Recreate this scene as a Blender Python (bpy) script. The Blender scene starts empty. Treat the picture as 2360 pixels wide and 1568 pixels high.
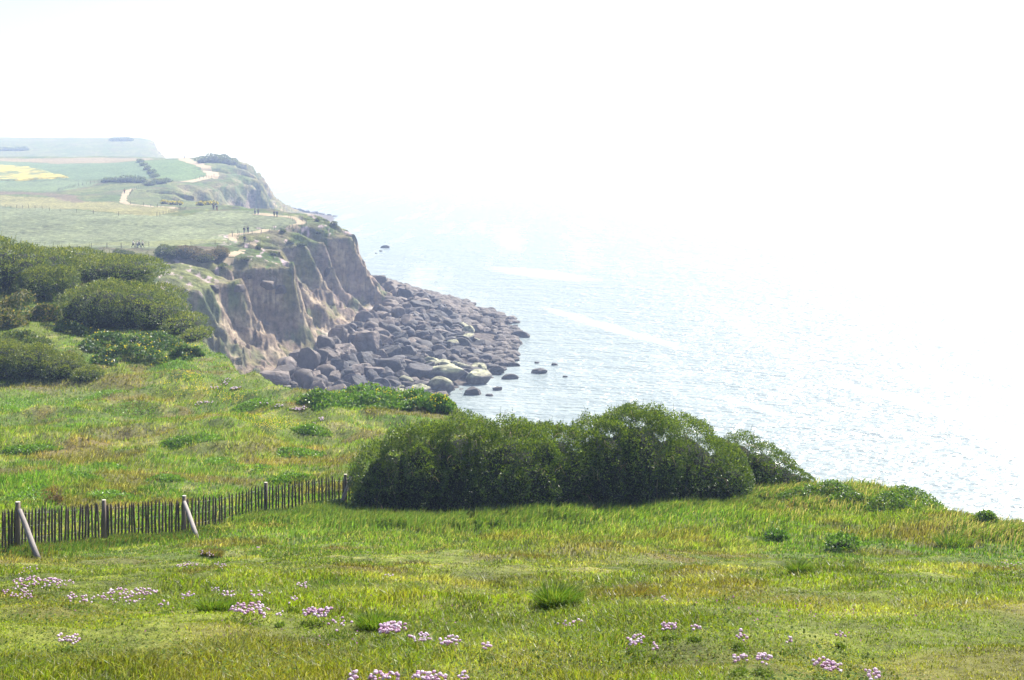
import bpy, bmesh, math, random
import numpy as np
from mathutils import Vector, Matrix, noise as mnoise
R = math.radians
random.seed(7); rng = np.random.default_rng(11)
sc = bpy.context.scene; COL = sc.collection

# ------------------------------------------------------------------ camera, sky, sun, exposure
F = 1400.0; W0, H0 = 1024.0, 680.0; HOR = 146.0; CZ = 50.0
cam = bpy.data.cameras.new('camera'); co = bpy.data.objects.new('camera', cam); COL.objects.link(co)
co.location = (0, 0, CZ); co.rotation_euler = (R(90), 0, 0)
cam.sensor_width = 36; cam.lens = 36 * F / W0; cam.shift_y = -(340 - HOR) / W0
cam.clip_start = 0.1; cam.clip_end = 30000; sc.camera = co
SUN_EL, SUN_AZ = R(45), R(33)           # azimuth measured to the right of the view direction
w = bpy.data.worlds.new('World'); sc.world = w; w.use_nodes = True
nt = w.node_tree; bg = nt.nodes['Background']
sky = nt.nodes.new('ShaderNodeTexSky'); sky.sky_type = 'NISHITA'; sky.sun_disc = False
sky.sun_elevation = SUN_EL; sky.sun_rotation = SUN_AZ; sky.dust_density = 1.8; sky.air_density = 0.8; sky.altitude = 50
nt.links.new(sky.outputs[0], bg.inputs[0]); bg.inputs[1].default_value = 0.09
sl = bpy.data.lights.new('sun', 'SUN'); sl.energy = 5.0; sl.angle = R(0.5); sl.color = (1, .955, .88)
so = bpy.data.objects.new('sun', sl); COL.objects.link(so)
sdir = Vector((math.sin(SUN_AZ) * math.cos(SUN_EL), math.cos(SUN_AZ) * math.cos(SUN_EL), math.sin(SUN_EL)))
so.rotation_euler = sdir.to_track_quat('Z', 'Y').to_euler(); so.location = (0, 0, 300)
sc.view_settings.view_transform = 'Standard'; sc.view_settings.look = 'None'
sc.view_settings.exposure = 1.2; sc.view_settings.gamma = 1.0
sc.render.engine = 'CYCLES'
cy = sc.cycles; cy.max_bounces = 8; cy.diffuse_bounces = 3; cy.glossy_bounces = 2; cy.transmission_bounces = 4
cy.volume_bounces = 1; cy.transparent_max_bounces = 8; cy.use_denoising = True; cy.sample_clamp_indirect = 6
cy.caustics_reflective = False; cy.caustics_refractive = False

# ------------------------------------------------------------------ noise
def _h(ix, iy, seed):
    h = (ix.astype(np.int64) * 374761393 + iy.astype(np.int64) * 668265263 + seed * 1442695041) & 0xffffffff
    h = ((h ^ (h >> 13)) * 1274126177) & 0xffffffff
    h = ((h ^ (h >> 16)) * 2246822519) & 0xffffffff
    return ((h ^ (h >> 15)) & 0xffff) / 65535.0
def vn(x, y, seed=0):
    x = np.asarray(x, float); y = np.asarray(y, float)
    ix = np.floor(x); iy = np.floor(y); fx = x - ix; fy = y - iy
    ix = ix.astype(np.int64); iy = iy.astype(np.int64)
    sx = fx * fx * fx * (fx * (fx * 6 - 15) + 10); sy = fy * fy * fy * (fy * (fy * 6 - 15) + 10)
    a = _h(ix, iy, seed); b = _h(ix + 1, iy, seed); c = _h(ix, iy + 1, seed); d = _h(ix + 1, iy + 1, seed)
    return (a + (b - a) * sx) * (1 - sy) + (c + (d - c) * sx) * sy
def fbm(x, y, oct=4, seed=0, gain=.5):
    s = 0; a = 1; t = 0
    x = np.asarray(x, float); y = np.asarray(y, float)
    for o in range(oct):
        s = s + a * vn(x, y, seed + o * 17); t += a; a *= gain
        x, y = x * 1.63 - y * 1.21 + 13.7, x * 1.21 + y * 1.63 - 7.1
    return s / t
def ridge(x, y, seed=0): return 1 - np.abs(2 * vn(x, y, seed) - 1)
def sstep(a, b, x):
    t = np.clip((x - a) / (b - a), 0, 1); return t * t * (3 - 2 * t)
def smooth_interp(x, xs, ys):
    xs = np.array(xs, float); ys = np.array(ys, float); m = np.gradient(ys, xs)
    x = np.clip(x, xs[0], xs[-1]); k = np.clip(np.searchsorted(xs, x) - 1, 0, len(xs) - 2)
    h = xs[k + 1] - xs[k]; t = (x - xs[k]) / h; t2 = t * t; t3 = t2 * t
    return ys[k] * (2 * t3 - 3 * t2 + 1) + h * m[k] * (t3 - 2 * t2 + t) + ys[k + 1] * (3 * t2 - 2 * t3) + h * m[k + 1] * (t3 - t2)

# ------------------------------------------------------------------ land form (heights relative to the eye, 50 m above the sea)
PD = [-20, 0, 4, 7.8, 15.5, 25, 37, 47, 60, 85, 110, 140, 180, 215, 255, 286, 300, 318, 340, 400, 450, 480, 560, 640, 750, 880, 1000, 1100, 1180, 1300, 1450, 1600, 1800, 1950, 2200, 2700]
PH = [-1.7, -1.7, -2.2, -2.97, -4.9, -7.4, -10.55, -12.1, -13.3, -14.8, -14.7, -15, -24, -29, -26.6, -25.3, -23.6, -22.9, -22.9, -21.3, -20.6, -22, -23.0, -20.5, -18.3, -14, -10.5, -8.7, -10, -18, -16, -6, 7, 11, 10, 5]
TD = [-20, 30, 40, 43, 46, 50, 52, 54, 58, 64, 70, 75, 78, 81, 85, 91, 98, 105, 115, 140, 180, 220, 253, 270, 282, 300, 316, 324, 335, 350, 360, 372, 382, 392, 405, 420, 440, 460, 500, 520, 560, 600, 650, 700, 740, 800, 850, 900, 950, 1050, 1200, 1400, 1600, 1750, 1850, 1950, 2200, 2700]
TX = [50, 24, 17.6, 15.9, 15.4, 15.4, 13.6, 10.6, 6.2, 2.6, .2, -1.2, -3.7, -8, -12.9, -17.6, -20.4, -23.4, -26.9, -42, -60, -65, -66, -67, -66, -59, -52, -51, -53, -60, -62, -58, -54, -52.5, -53, -57, -63, -70, -84, -92, -125, -150, -160, -156, -146, -157, -165, -174, -196, -260, -300, -348, -403, -452, -478, -510, -600, -700]
BD = [-20, 115, 140, 180, 220, 253, 270, 285, 305, 322, 340, 352, 365, 385, 405, 425, 450, 480, 520, 560, 600, 650, 700, 740, 800, 850, 900, 950, 1000, 1050, 1200, 1400, 1600, 1750, 1850, 1950, 2200, 2700]
BX = [75, 0, -16, -34, -42, -48, -47, -46, -44, -42, -42, -40, -39, -36, -35, -38, -45, -56, -75, -100, -125, -128, -118, -110, -121, -125, -130, -146, -170, -220, -270, -318, -375, -428, -452, -485, -580, -680]
WD = [-20, 115, 200, 250, 270, 284, 306, 340, 375, 402, 430, 446, 470, 510, 560, 700, 850, 930, 1000, 1050, 1200, 1400, 1850, 2700]
WX = [110, 30, 0, -12, -14, -12, -2, 2, 2, 1, -8, -13.5, -28, -42, -80, -108, -118, -118, -125, -190, -260, -310, -440, -670]
def XT0(d): return np.interp(d, TD, TX)
def XB0(d): return np.where(d < 115, XT0(d) + 26, np.interp(d, BD, BX))
def XW(d): return np.interp(d, WD, WX)
def rib(x, d):
    far = sstep(150, 240, d); k = np.where(d > 1100, .8, np.where(d > 550, 1.5, 1.0))
    dd = d / k + .18 * x
    r = (ridge(dd / 17, x * .01, 5) - .62) * 17 + (ridge(dd / 7.3, x * .02, 9) - .6) * 7.5 + (ridge(dd / 3.1, x * .06, 13) - .5) * 2.4 + (vn(dd / 1.2, x * .3, 21) - .5) * .5
    return r * far * k + (fbm(x / 4, d / 4, 3, 31) - .5) * 2.0 * (1 - far) * sstep(20, 50, d)
def HP(x, d):
    h = smooth_interp(d, PD, PH)
    h = h + 5.5 * np.exp(-((x + 200) / 60) ** 2) * np.exp(-((d - 890) / 100) ** 2)
    h = h + .35 * np.exp(-((x - 12.6) / 3.2) ** 2) * np.exp(-((d - 51) / 3.0) ** 2)
    h = h - .5 * sstep(3, 9, x) * sstep(43, 50, d) * (1 - sstep(62, 75, d))
    h = h - .6 * sstep(13.5, 17, x) * sstep(36, 44, d)
    nr = 1 - sstep(60, 140, d); fr = sstep(100, 260, d)
    h = h + nr * ((fbm(x / 9, d / 9, 3, 3) - .5) * (.9 + 1.0 * sstep(50, 70, d)) * sstep(12, 30, d) + (fbm(x / 3, d / 3, 2, 2) - .5) * 1.15 * sstep(50, 66, d) + (fbm(x / 1.3, d / 1.3, 3, 4) - .5) * .30)
    h = h + fr * ((fbm(x / 40, d / 40, 4, 6) - .5) * 2.6 + (fbm(x / 5, d / 5, 3, 8) - .5) * .5)
    h = h + 3.8 * np.exp(-((d - 128) / 24) ** 2) * sstep(-22, -46, x)
    # broken bank between the lower shelf and the field, with hollows
    bk = np.exp(-((d - 296) / 9) ** 2)
    h = h + bk * (fbm(x / 6, d / 4, 3, 44) - .5) * 3.2
    # the ridge behind the far fields dips to the right
    h = h - 7 * sstep(-430, -520, -x - 930) * 0
    return h
PR_S = [0, .05, .14, .36, .44, .56, .75, 1.0]; PR_V = [0, .06, .24, .58, .66, .76, .88, 1.0]
def H(x, d):
    x = np.asarray(x, float); d = np.asarray(d, float)
    rb = rib(x, d)
    xt = XT0(d) + rb; xb = XB0(d) + .35 * rb; xb = np.maximum(xb, xt + 3)
    hp = HP(x, d)
    edge = sstep(-14, 0, x - xt) * sstep(200, 260, d)
    hp = hp - 2.6 * edge * edge - 2.0 * sstep(-17, 0, x - xt) ** 2 * sstep(362, 395, d) * (1 - sstep(480, 540, d))
    s = (x - xt) / (xb - xt)
    hb = -45.0 + (fbm(x / 6, d / 6, 3, 51) - .5) * 2.0
    face = np.interp(s, PR_S, PR_V)
    mid = np.clip(np.sin(np.clip(s, 0, 1) * math.pi), 0, 1)
    rough = (fbm(x / 2.2, d / 2.2, 4, 61) - .5) * 2.6 + (ridge(x / 1.1 + d * .3, d / 2.6, 67) - .5) * 1.5 + (fbm(x / 5, d / 6, 2, 69) - .5) * 3.5
    hf = hp + (hb - hp) * face + rough * mid * sstep(120, 240, d)
    q = hf / 3.1 + fbm(x / 6, d / 6, 3, 73) * 2.2 + d * .02; q = q - np.floor(q); hf = hf + 1.25 * (sstep(.2, .8, q) - q) * mid * sstep(120, 240, d)
    xw = np.maximum(XW(d), xb + 4)
    t = (x - xb) / (xw - xb)
    hbeach = hb + (-50.2 - hb) * np.clip(t, 0, 1) - np.clip((x - xw) / 12, 0, 1) * 3.2
    hbeach = hbeach + (fbm(x / 2, d / 2, 3, 71) - .5) * .8 * np.clip((x - xb) / 3, 0, 1)
    return np.where(s <= 0, hp, np.where(s < 1, hf, hbeach))
DS = np.concatenate([np.geomspace(3, 130, 1400), np.arange(130.2, 480, .35), np.geomspace(480, 2650, 900)])
_cache = {}
def at(u, v):
    """ground point seen at a place of the photograph"""
    tx = (u - 512) / F; tz = (v - HOR) / F
    g = H(tx * DS, DS); hit = np.nonzero(-tz * DS <= g)[0]
    k = hit[0] if len(hit) else len(DS) - 1
    d = DS[k]; return Vector((tx * d, d, CZ + float(H(tx * d, d))))
def at_far(u, v, dmin=235):
    tx = (u - 512) / F; tz = (v - HOR) / F; d_ = DS[DS > dmin]
    hit = np.nonzero(-tz * d_ <= H(tx * d_, d_))[0]; d = d_[hit[0]] if len(hit) else d_[-1]
    return Vector((tx * d, d, CZ + float(H(tx * d, d))))
def gz(x, y): return CZ + float(H(x, y))

# ------------------------------------------------------------------ materials
def newmat(name):
    m = bpy.data.materials.new(name); m.use_nodes = True
    for n in list(m.node_tree.nodes): m.node_tree.nodes.remove(n)
    return m, m.node_tree.nodes, m.node_tree.links
def leafmat(name, trans=.45, rough=.55, tint=(1.25, 1.2, .55), spec=.35):
    m, N, L = newmat(name)
    o = N.new('ShaderNodeOutputMaterial'); a = N.new('ShaderNodeAttribute'); a.attribute_name = 'col'
    p = N.new('ShaderNodeBsdfPrincipled'); p.inputs['Roughness'].default_value = rough; p.inputs['Specular IOR Level'].default_value = spec
    t = N.new('ShaderNodeBsdfTranslucent'); mx = N.new('ShaderNodeMixShader'); mx.inputs[0].default_value = trans
    mu = N.new('ShaderNodeMix'); mu.data_type = 'RGBA'; mu.blend_type = 'MULTIPLY'; mu.inputs[0].default_value = 1; mu.inputs[7].default_value = (*tint, 1)
    L.new(a.outputs['Color'], p.inputs['Base Color']); L.new(a.outputs['Color'], mu.inputs[6]); L.new(mu.outputs[2], t.inputs[0])
    L.new(p.outputs[0], mx.inputs[1]); L.new(t.outputs[0], mx.inputs[2]); L.new(mx.outputs[0], o.inputs[0])
    return m
def attrmat(name, rough=.9, scale=3., amt=.5, bump=.3, bscale=4., spec=.2, detail=6, rnd=0, bdist=.1):
    """vertex colour attribute broken up by noise, with bump"""
    m, N, L = newmat(name)
    o = N.new('ShaderNodeOutputMaterial'); p = N.new('ShaderNodeBsdfPrincipled'); L.new(p.outputs[0], o.inputs[0])
    p.inputs['Roughness'].default_value = rough; p.inputs['Specular IOR Level'].default_value = spec
    a = N.new('ShaderNodeAttribute'); a.attribute_name = 'col'; tc = N.new('ShaderNodeTexCoord')
    n = N.new('ShaderNodeTexNoise'); n.inputs['Scale'].default_value = scale; n.inputs['Detail'].default_value = detail; n.inputs['Roughness'].default_value = .65
    L.new(tc.outputs['Object'], n.inputs['Vector'])
    mr = N.new('ShaderNodeMapRange'); mr.inputs[1].default_value = .3; mr.inputs[2].default_value = .7
    mr.inputs[3].default_value = 1 - amt; mr.inputs[4].default_value = 1 + amt; L.new(n.outputs[0], mr.inputs[0])
    sc_ = N.new('ShaderNodeVectorMath'); sc_.operation = 'SCALE'; L.new(a.outputs['Color'], sc_.inputs[0]); L.new(mr.outputs[0], sc_.inputs['Scale'])
    out = sc_.outputs[0]
    if rnd:
        oi = N.new('ShaderNodeObjectInfo'); m2 = N.new('ShaderNodeMapRange'); m2.inputs[3].default_value = 1 - rnd; m2.inputs[4].default_value = 1 + rnd
        L.new(oi.outputs['Random'], m2.inputs[0]); s2 = N.new('ShaderNodeVectorMath'); s2.operation = 'SCALE'
        L.new(out, s2.inputs[0]); L.new(m2.outputs[0], s2.inputs['Scale']); out = s2.outputs[0]
    L.new(out, p.inputs['Base Color'])
    if bump:
        b = N.new('ShaderNodeBump'); b.inputs['Strength'].default_value = bump; b.inputs['Distance'].default_value = bdist
        n2 = N.new('ShaderNodeTexNoise'); n2.inputs['Scale'].default_value = bscale; n2.inputs['Detail'].default_value = 8; n2.inputs['Roughness'].default_value = .7
        L.new(tc.outputs['Object'], n2.inputs['Vector']); L.new(n2.outputs[0], b.inputs['Height']); L.new(b.outputs[0], p.inputs['Normal'])
    return m
def flatmat(name, col, rough=.8, scale=8., amt=.3, bump=0., trans=0):
    m, N, L = newmat(name)
    o = N.new('ShaderNodeOutputMaterial'); p = N.new('ShaderNodeBsdfPrincipled'); p.inputs['Roughness'].default_value = rough; p.inputs['Specular IOR Level'].default_value = .25
    tc = N.new('ShaderNodeTexCoord'); n = N.new('ShaderNodeTexNoise'); n.inputs['Scale'].default_value = scale; n.inputs['Detail'].default_value = 6
    L.new(tc.outputs['Object'], n.inputs['Vector'])
    r = N.new('ShaderNodeMix'); r.data_type = 'RGBA'
    r.inputs[6].default_value = (*[c * (1 - amt) for c in col], 1); r.inputs[7].default_value = (*[min(1, c * (1 + amt)) for c in col], 1)
    L.new(n.outputs[0], r.inputs[0]); L.new(r.outputs[2], p.inputs['Base Color'])
    if bump:
        b = N.new('ShaderNodeBump'); b.inputs['Strength'].default_value = bump; b.inputs['Distance'].default_value = .02
        L.new(n.outputs[0], b.inputs['Height']); L.new(b.outputs[0], p.inputs['Normal'])
    L.new(p.outputs[0], o.inputs[0]); return m
def barkmat(name, col, amt=.45):
    m, N, L = newmat(name)
    o = N.new('ShaderNodeOutputMaterial'); p = N.new('ShaderNodeBsdfPrincipled'); p.inputs['Roughness'].default_value = .85
    tc = N.new('ShaderNodeTexCoord'); mp = N.new('ShaderNodeMapping'); mp.inputs['Scale'].default_value = (40, 40, 5)
    n = N.new('ShaderNodeTexNoise'); n.inputs['Scale'].default_value = 1; n.inputs['Detail'].default_value = 6
    oi = N.new('ShaderNodeObjectInfo'); ad = N.new('ShaderNodeMath'); ad.operation = 'MULTIPLY_ADD'; ad.inputs[1].default_value = .5
    L.new(tc.outputs['Object'], mp.inputs[0]); L.new(mp.outputs[0], n.inputs['Vector'])
    L.new(oi.outputs['Random'], ad.inputs[0]); L.new(n.outputs[0], ad.inputs[2])
    r = N.new('ShaderNodeMapRange'); r.inputs[1].default_value = .3; r.inputs[2].default_value = 1.2; L.new(ad.outputs[0], r.inputs[0])
    x = N.new('ShaderNodeMix'); x.data_type = 'RGBA'
    x.inputs[6].default_value = (*[c * (1 - amt) for c in col], 1); x.inputs[7].default_value = (*[min(1, c * (1 + amt)) for c in col], 1)
    L.new(r.outputs[0], x.inputs[0]); L.new(x.outputs[2], p.inputs['Base Color'])
    b = N.new('ShaderNodeBump'); b.inputs['Strength'].default_value = .5; b.inputs['Distance'].default_value = .01; L.new(n.outputs[0], b.inputs['Height']); L.new(b.outputs[0], p.inputs['Normal'])
    L.new(p.outputs[0], o.inputs[0]); return m
M = {}
M['grass'] = leafmat('grass_blades', .5, .45, (1.2, 1.3, .45), .45)
M['leaf'] = leafmat('leaves', .38, .42, (1.3, 1.25, .45), .5)
M['clover'] = leafmat('clover', .4, .8, (1.2, 1.2, .5), .12)
M['petal'] = leafmat('petals', .35, .7, (1, .95, 1), .2)
M['soil'] = attrmat('meadow_soil', .95, 7., .55, .6, 14.)
M['land'] = attrmat('coast_land', .95, .7, .6, .9, 1.1, .12, 10, 0, .8)
M['core'] = attrmat('bush_core_and_twigs', .95, 4., .4, .5, 6.)
M['rock'] = attrmat('boulder_rock', .75, 1.6, .55, .9, 3.2, .35, 9, .42, .35)
M['bark'] = barkmat('grey_chestnut_wood', (.085, .06, .045)); M['post'] = barkmat('weathered_post_wood', (.17, .13, .10), .4)
M['brace'] = barkmat('bleached_brace_wood', (.25, .22, .20), .35); M['cut'] = flatmat('sawn_post_top', (.55, .5, .4), .8, 30)
M['wire'] = flatmat('galvanised_wire', (.4, .4, .4), .4); M['path'] = flatmat('trodden_sandy_path', (.33, .265, .175), .95, .6, .3)
M['farpost'] = barkmat('grey_fence_post_wood', (.13, .11, .09))

# ------------------------------------------------------------------ builders
def link(name, me, parent=None):
    o = bpy.data.objects.new(name, me); COL.objects.link(o)
    if parent: o.parent = parent
    return o
def tag(o, label=None, cat=None, group=None, kind=None):
    if label: o['label'] = label
    if cat: o['category'] = cat
    if group: o['group'] = group
    if kind: o['kind'] = kind
    return o
def empty(name, loc, rz=0):
    o = bpy.data.objects.new(name, None); COL.objects.link(o); o.location = loc; o.rotation_euler = (0, 0, rz); o.empty_display_size = .2; return o
def npmesh(name, V, loops, totals, mat, col=None, smooth=False):
    me = bpy.data.meshes.new(name); V = np.ascontiguousarray(V, np.float32); loops = np.ascontiguousarray(loops, np.int32); totals = np.ascontiguousarray(totals, np.int32)
    me.vertices.add(len(V)); me.vertices.foreach_set('co', V.ravel())
    me.loops.add(len(loops)); me.loops.foreach_set('vertex_index', loops)
    me.polygons.add(len(totals)); st = np.zeros(len(totals), np.int32); st[1:] = np.cumsum(totals)[:-1]
    me.polygons.foreach_set('loop_start', st)
    me.polygons.foreach_set('use_smooth', np.full(len(totals), smooth))
    if col is not None:
        a = me.attributes.new('col', 'FLOAT_COLOR', 'POINT'); c4 = np.ones((len(V), 4), np.float32); c4[:, :3] = col; a.data.foreach_set('color', c4.ravel())
    if mat: me.materials.append(mat)
    me.update(calc_edges=True); return me
def gridmesh(name, X, Y, Z, mat, col):
    r, c = X.shape; V = np.stack([X, Y, Z], -1).reshape(-1, 3); i = np.arange(r * c).reshape(r, c)
    q = np.stack([i[:-1, :-1], i[:-1, 1:], i[1:, 1:], i[1:, :-1]], -1).reshape(-1)
    return npmesh(name, V, q, np.full((r - 1) * (c - 1), 4), mat, col.reshape(-1, 3), True)
def leafmesh(name, P, D, S, L, Wd, col, mat):
    """rhombic leaves: base P, direction D, side S"""
    n = len(P); L = L[:, None]; Wd = Wd[:, None]; nn = np.cross(D, S)
    V = np.stack([P, P + D * L * .5 + S * Wd * .5 + nn * L * .06, P + D * L, P + D * L * .5 - S * Wd * .5 + nn * L * .06], 1).reshape(-1, 3)
    return npmesh(name, V, np.arange(4 * n), np.full(n, 4), mat, np.repeat(col, 4, 0))
def unit(a): return a / np.maximum(np.linalg.norm(a, axis=-1, keepdims=True), 1e-9)
def rand_unit(n): return unit(rng.normal(size=(n, 3)))
class MB:
    def __init__(s): s.v = []; s.f = []; s.c = []
    def tube(s, pts, rads, n=6, col=(.2, .2, .2), cap=True):
        base = len(s.v); pts = [Vector(p) for p in pts]
        for i, p in enumerate(pts):
            t = (pts[min(i + 1, len(pts) - 1)] - pts[max(i - 1, 0)]).normalized()
            a = t.orthogonal().normalized() if abs(t.z) < .9 else t.cross(Vector((0, 1, 0))).normalized()
            b = t.cross(a)
            for k in range(n):
                q = 2 * math.pi * k / n; s.v.append(p + (a * math.cos(q) + b * math.sin(q)) * rads[i]); s.c.append(col)
        for i in range(len(pts) - 1):
            for k in range(n): s.f.append((base + i * n + k, base + i * n + (k + 1) % n, base + (i + 1) * n + (k + 1) % n, base + (i + 1) * n + k))
        if cap:
            s.f.append(tuple(base + k for k in range(n))[::-1]); e = base + (len(pts) - 1) * n; s.f.append(tuple(e + k for k in range(n)))
        return s
    def add(s, V, Fc, col):
        b = len(s.v); s.v += [Vector(v) for v in V]; s.f += [tuple(b + i for i in f) for f in Fc]; s.c += [col] * len(V); return s
    def mesh(s, name, mat, smooth=True):
        loops = [i for f in s.f for i in f]
        return npmesh(name, np.array([tuple(v) for v in s.v]), loops, [len(f) for f in s.f], mat, np.array(s.c), smooth)
def ico(sub):
    bm = bmesh.new(); bmesh.ops.create_icosphere(bm, subdivisions=sub, radius=1)
    V = np.array([v.co[:] for v in bm.verts]); Fc = [tuple(v.index for v in f.verts) for f in bm.faces]; bm.free(); return V, Fc
ICO2 = ico(2); ICO3 = ico(3); ICO4 = ico(4)

# ------------------------------------------------------------------ ground colours
C_lush = np.array((.078, .168, .018)); C_yel = np.array((.165, .225, .022)); C_dry = np.array((.31, .27, .155)); C_dark = np.array((.032, .062, .014))
C_oli = np.array((.112, .165, .022)); C_bri = np.array((.12, .24, .025)); C_brown = np.array((.15, .085, .04)); C_purp = np.array((.16, .105, .085))
def mix(a, b, t): t = np.asarray(t)[..., None]; return a * (1 - t) + b * t
PATCH = []     # x, y, rx, ry, colour, strength, length factor
def patch(u, v, w, h, col, s=.8, lf=1.0):
    p = at(u, v); q = at(u, v + h); r = at(u, v - h)
    PATCH.append((p.x, p.y, w / F * p.y, max(.4, .5 * abs(r.y - q.y)), np.array(col), s, lf))
patch(45, 388, 75, 12, C_purp, .85, 1.5); patch(120, 440, 55, 11, C_purp, .6, 1.3); patch(20, 405, 60, 8, C_bri, .7, 1.3); patch(90, 395, 40, 6, C_bri, .6, 1.2)
patch(30, 485, 70, 12, C_bri, .7, 1.3); patch(70, 430, 25, 6, C_bri, .6, 1.3); patch(45, 497, 16, 6, C_brown, .8, 1.6); patch(115, 378, 28, 10, C_brown, .5, 1)
patch(140, 402, 22, 7, C_brown, .55, 1.2); patch(172, 368, 22, 6, C_bri, .8, 1); patch(230, 440, 55, 12, (.17, .24, .07), .6, 1.5); patch(150, 465, 60, 8, (.10, .2, .03), .5, 1.3)
patch(235, 385, 60, 14, C_yel, .45, .7); patch(280, 425, 60, 12, C_yel, .4, .8); patch(335, 425, 25, 8, C_dry, .5, 1.1); patch(215, 350, 20, 16, C_brown, .6, 1); patch(455, 415, 45, 6, C_brown, .5, 1)
patch(330, 535, 60, 12, (.17, .25, .09), .5, 1.9); patch(250, 520, 90, 6, C_lush * .8, .6, 1.7); patch(420, 540, 60, 14, (.15, .2, .05), .6, 1.9)
patch(560, 525, 170, 14, (.13, .2, .045), .6, 2.0); patch(700, 512, 90, 14, (.13, .22, .04), .6, 2.0); patch(820, 498, 60, 10, C_dry, .4, 1.5); patch(880, 500, 80, 12, (.17, .2, .07), .5, 1.5)
patch(950, 525, 60, 10, C_dry, .4, 1.5); patch(1000, 535, 50, 10, (.18, .19, .08), .45, 1.5); patch(905, 505, 28, 7, C_bri * .8, .6, 1.3); patch(600, 560, 120, 14, (.21, .18, .07), .5, 1.2)
patch(780, 600, 80, 14, (.21, .19, .06), .4, 1); patch(500, 585, 90, 14, (.16, .13, .05), .35, 1); patch(150, 560, 120, 10, (.10, .15, .03), .5, 1.2); patch(210, 570, 20, 5, C_brown, .6, 1.4)
patch(860, 560, 120, 20, (.09, .15, .03), .4, 1.2); patch(330, 590, 30, 5, C_dark, .5, 1.3); patch(640, 598, 22, 6, (.2, .12, .06), .5, 1.3); patch(100, 620, 60, 14, (.20, .17, .05), .25, 1)
patch(760, 655, 120, 14, (.10, .15, .03), .35, 1); patch(950, 630, 90, 16, C_oli, .4, 1); patch(560, 660, 90, 14, (.12, .16, .035), .4, 1); patch(220, 660, 90, 14, (.16, .17, .035), .4, 1.4)
def near_col(x, d):
    n1 = fbm(x / 5, d / 7, 3, 101); n2 = fbm(x / 1.1, d / 1.5, 3, 103); n3 = fbm(x / 14, d / 16, 2, 107); n4 = fbm(x / .45, d / .6, 2, 109)
    base = mix(np.broadcast_to(C_oli, x.shape + (3,)), C_yel, sstep(.38, .62, n2 * .55 + n1 * .45))
    lush = sstep(24, 36, d) * (1 - sstep(150, 220, d))
    base = mix(base, C_lush, np.clip(lush * .75 + (n3 - .5) * .9, 0, 1))
    base = mix(base, C_yel, lush * sstep(.5, .68, n1) * .55)
    base = mix(base, C_dry, sstep(.6, .76, n2) * .4); base = mix(base, C_dark, sstep(.54, .72, n4) * .6); base = mix(base, C_brown, sstep(.56, .70, fbm(x / 2.4, d / 2.6, 3, 113)) * .5)
    base = mix(base, C_yel, .35 * (1 - sstep(11, 20, d))) * np.array((1.27, 1.15, 1.15)) * (.72 + .56 * n2)[..., None]; lf = np.ones(x.shape)
    for (px, py, rx, ry, c, s, l) in PATCH:
        q = ((x - px) / rx) ** 2 + ((d - py) / ry) ** 2
        g = np.exp(-q * 1.4) * s * np.clip(.35 + 1.3 * n2, 0, 1.2); g = np.clip(g, 0, 1)
        base = mix(base, c, g); lf = lf * (1 - g) + l * g
    return base, lf
# ------------------------------------------------------------------ near ground sheet
t = np.linspace(-.62, .62, 760); dr = np.concatenate([np.linspace(-7, 4, 20), np.geomspace(4.2, 150, 760)])
T, D = np.meshgrid(t, dr); X = T * (D + 8)
Zn = H(X, D); c, _ = near_col(X, D)
g = np.gradient(Zn, axis=1) / np.gradient(X, axis=1); ss = (X - XT0(D) - rib(X, D))
c = mix(c * .72, np.array((.12, .11, .05)), .22 * np.ones(X.shape)); c = mix(c, np.array((.22, .16, .11)), sstep(1., 4, ss))
gm = gridmesh('meadow', X, D, Zn + CZ, M['soil'], c)
tag(link('ground', gm), 'grassy cliff-top meadow sloping down from the viewer to the cliff edge', 'ground', kind='structure')
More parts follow.
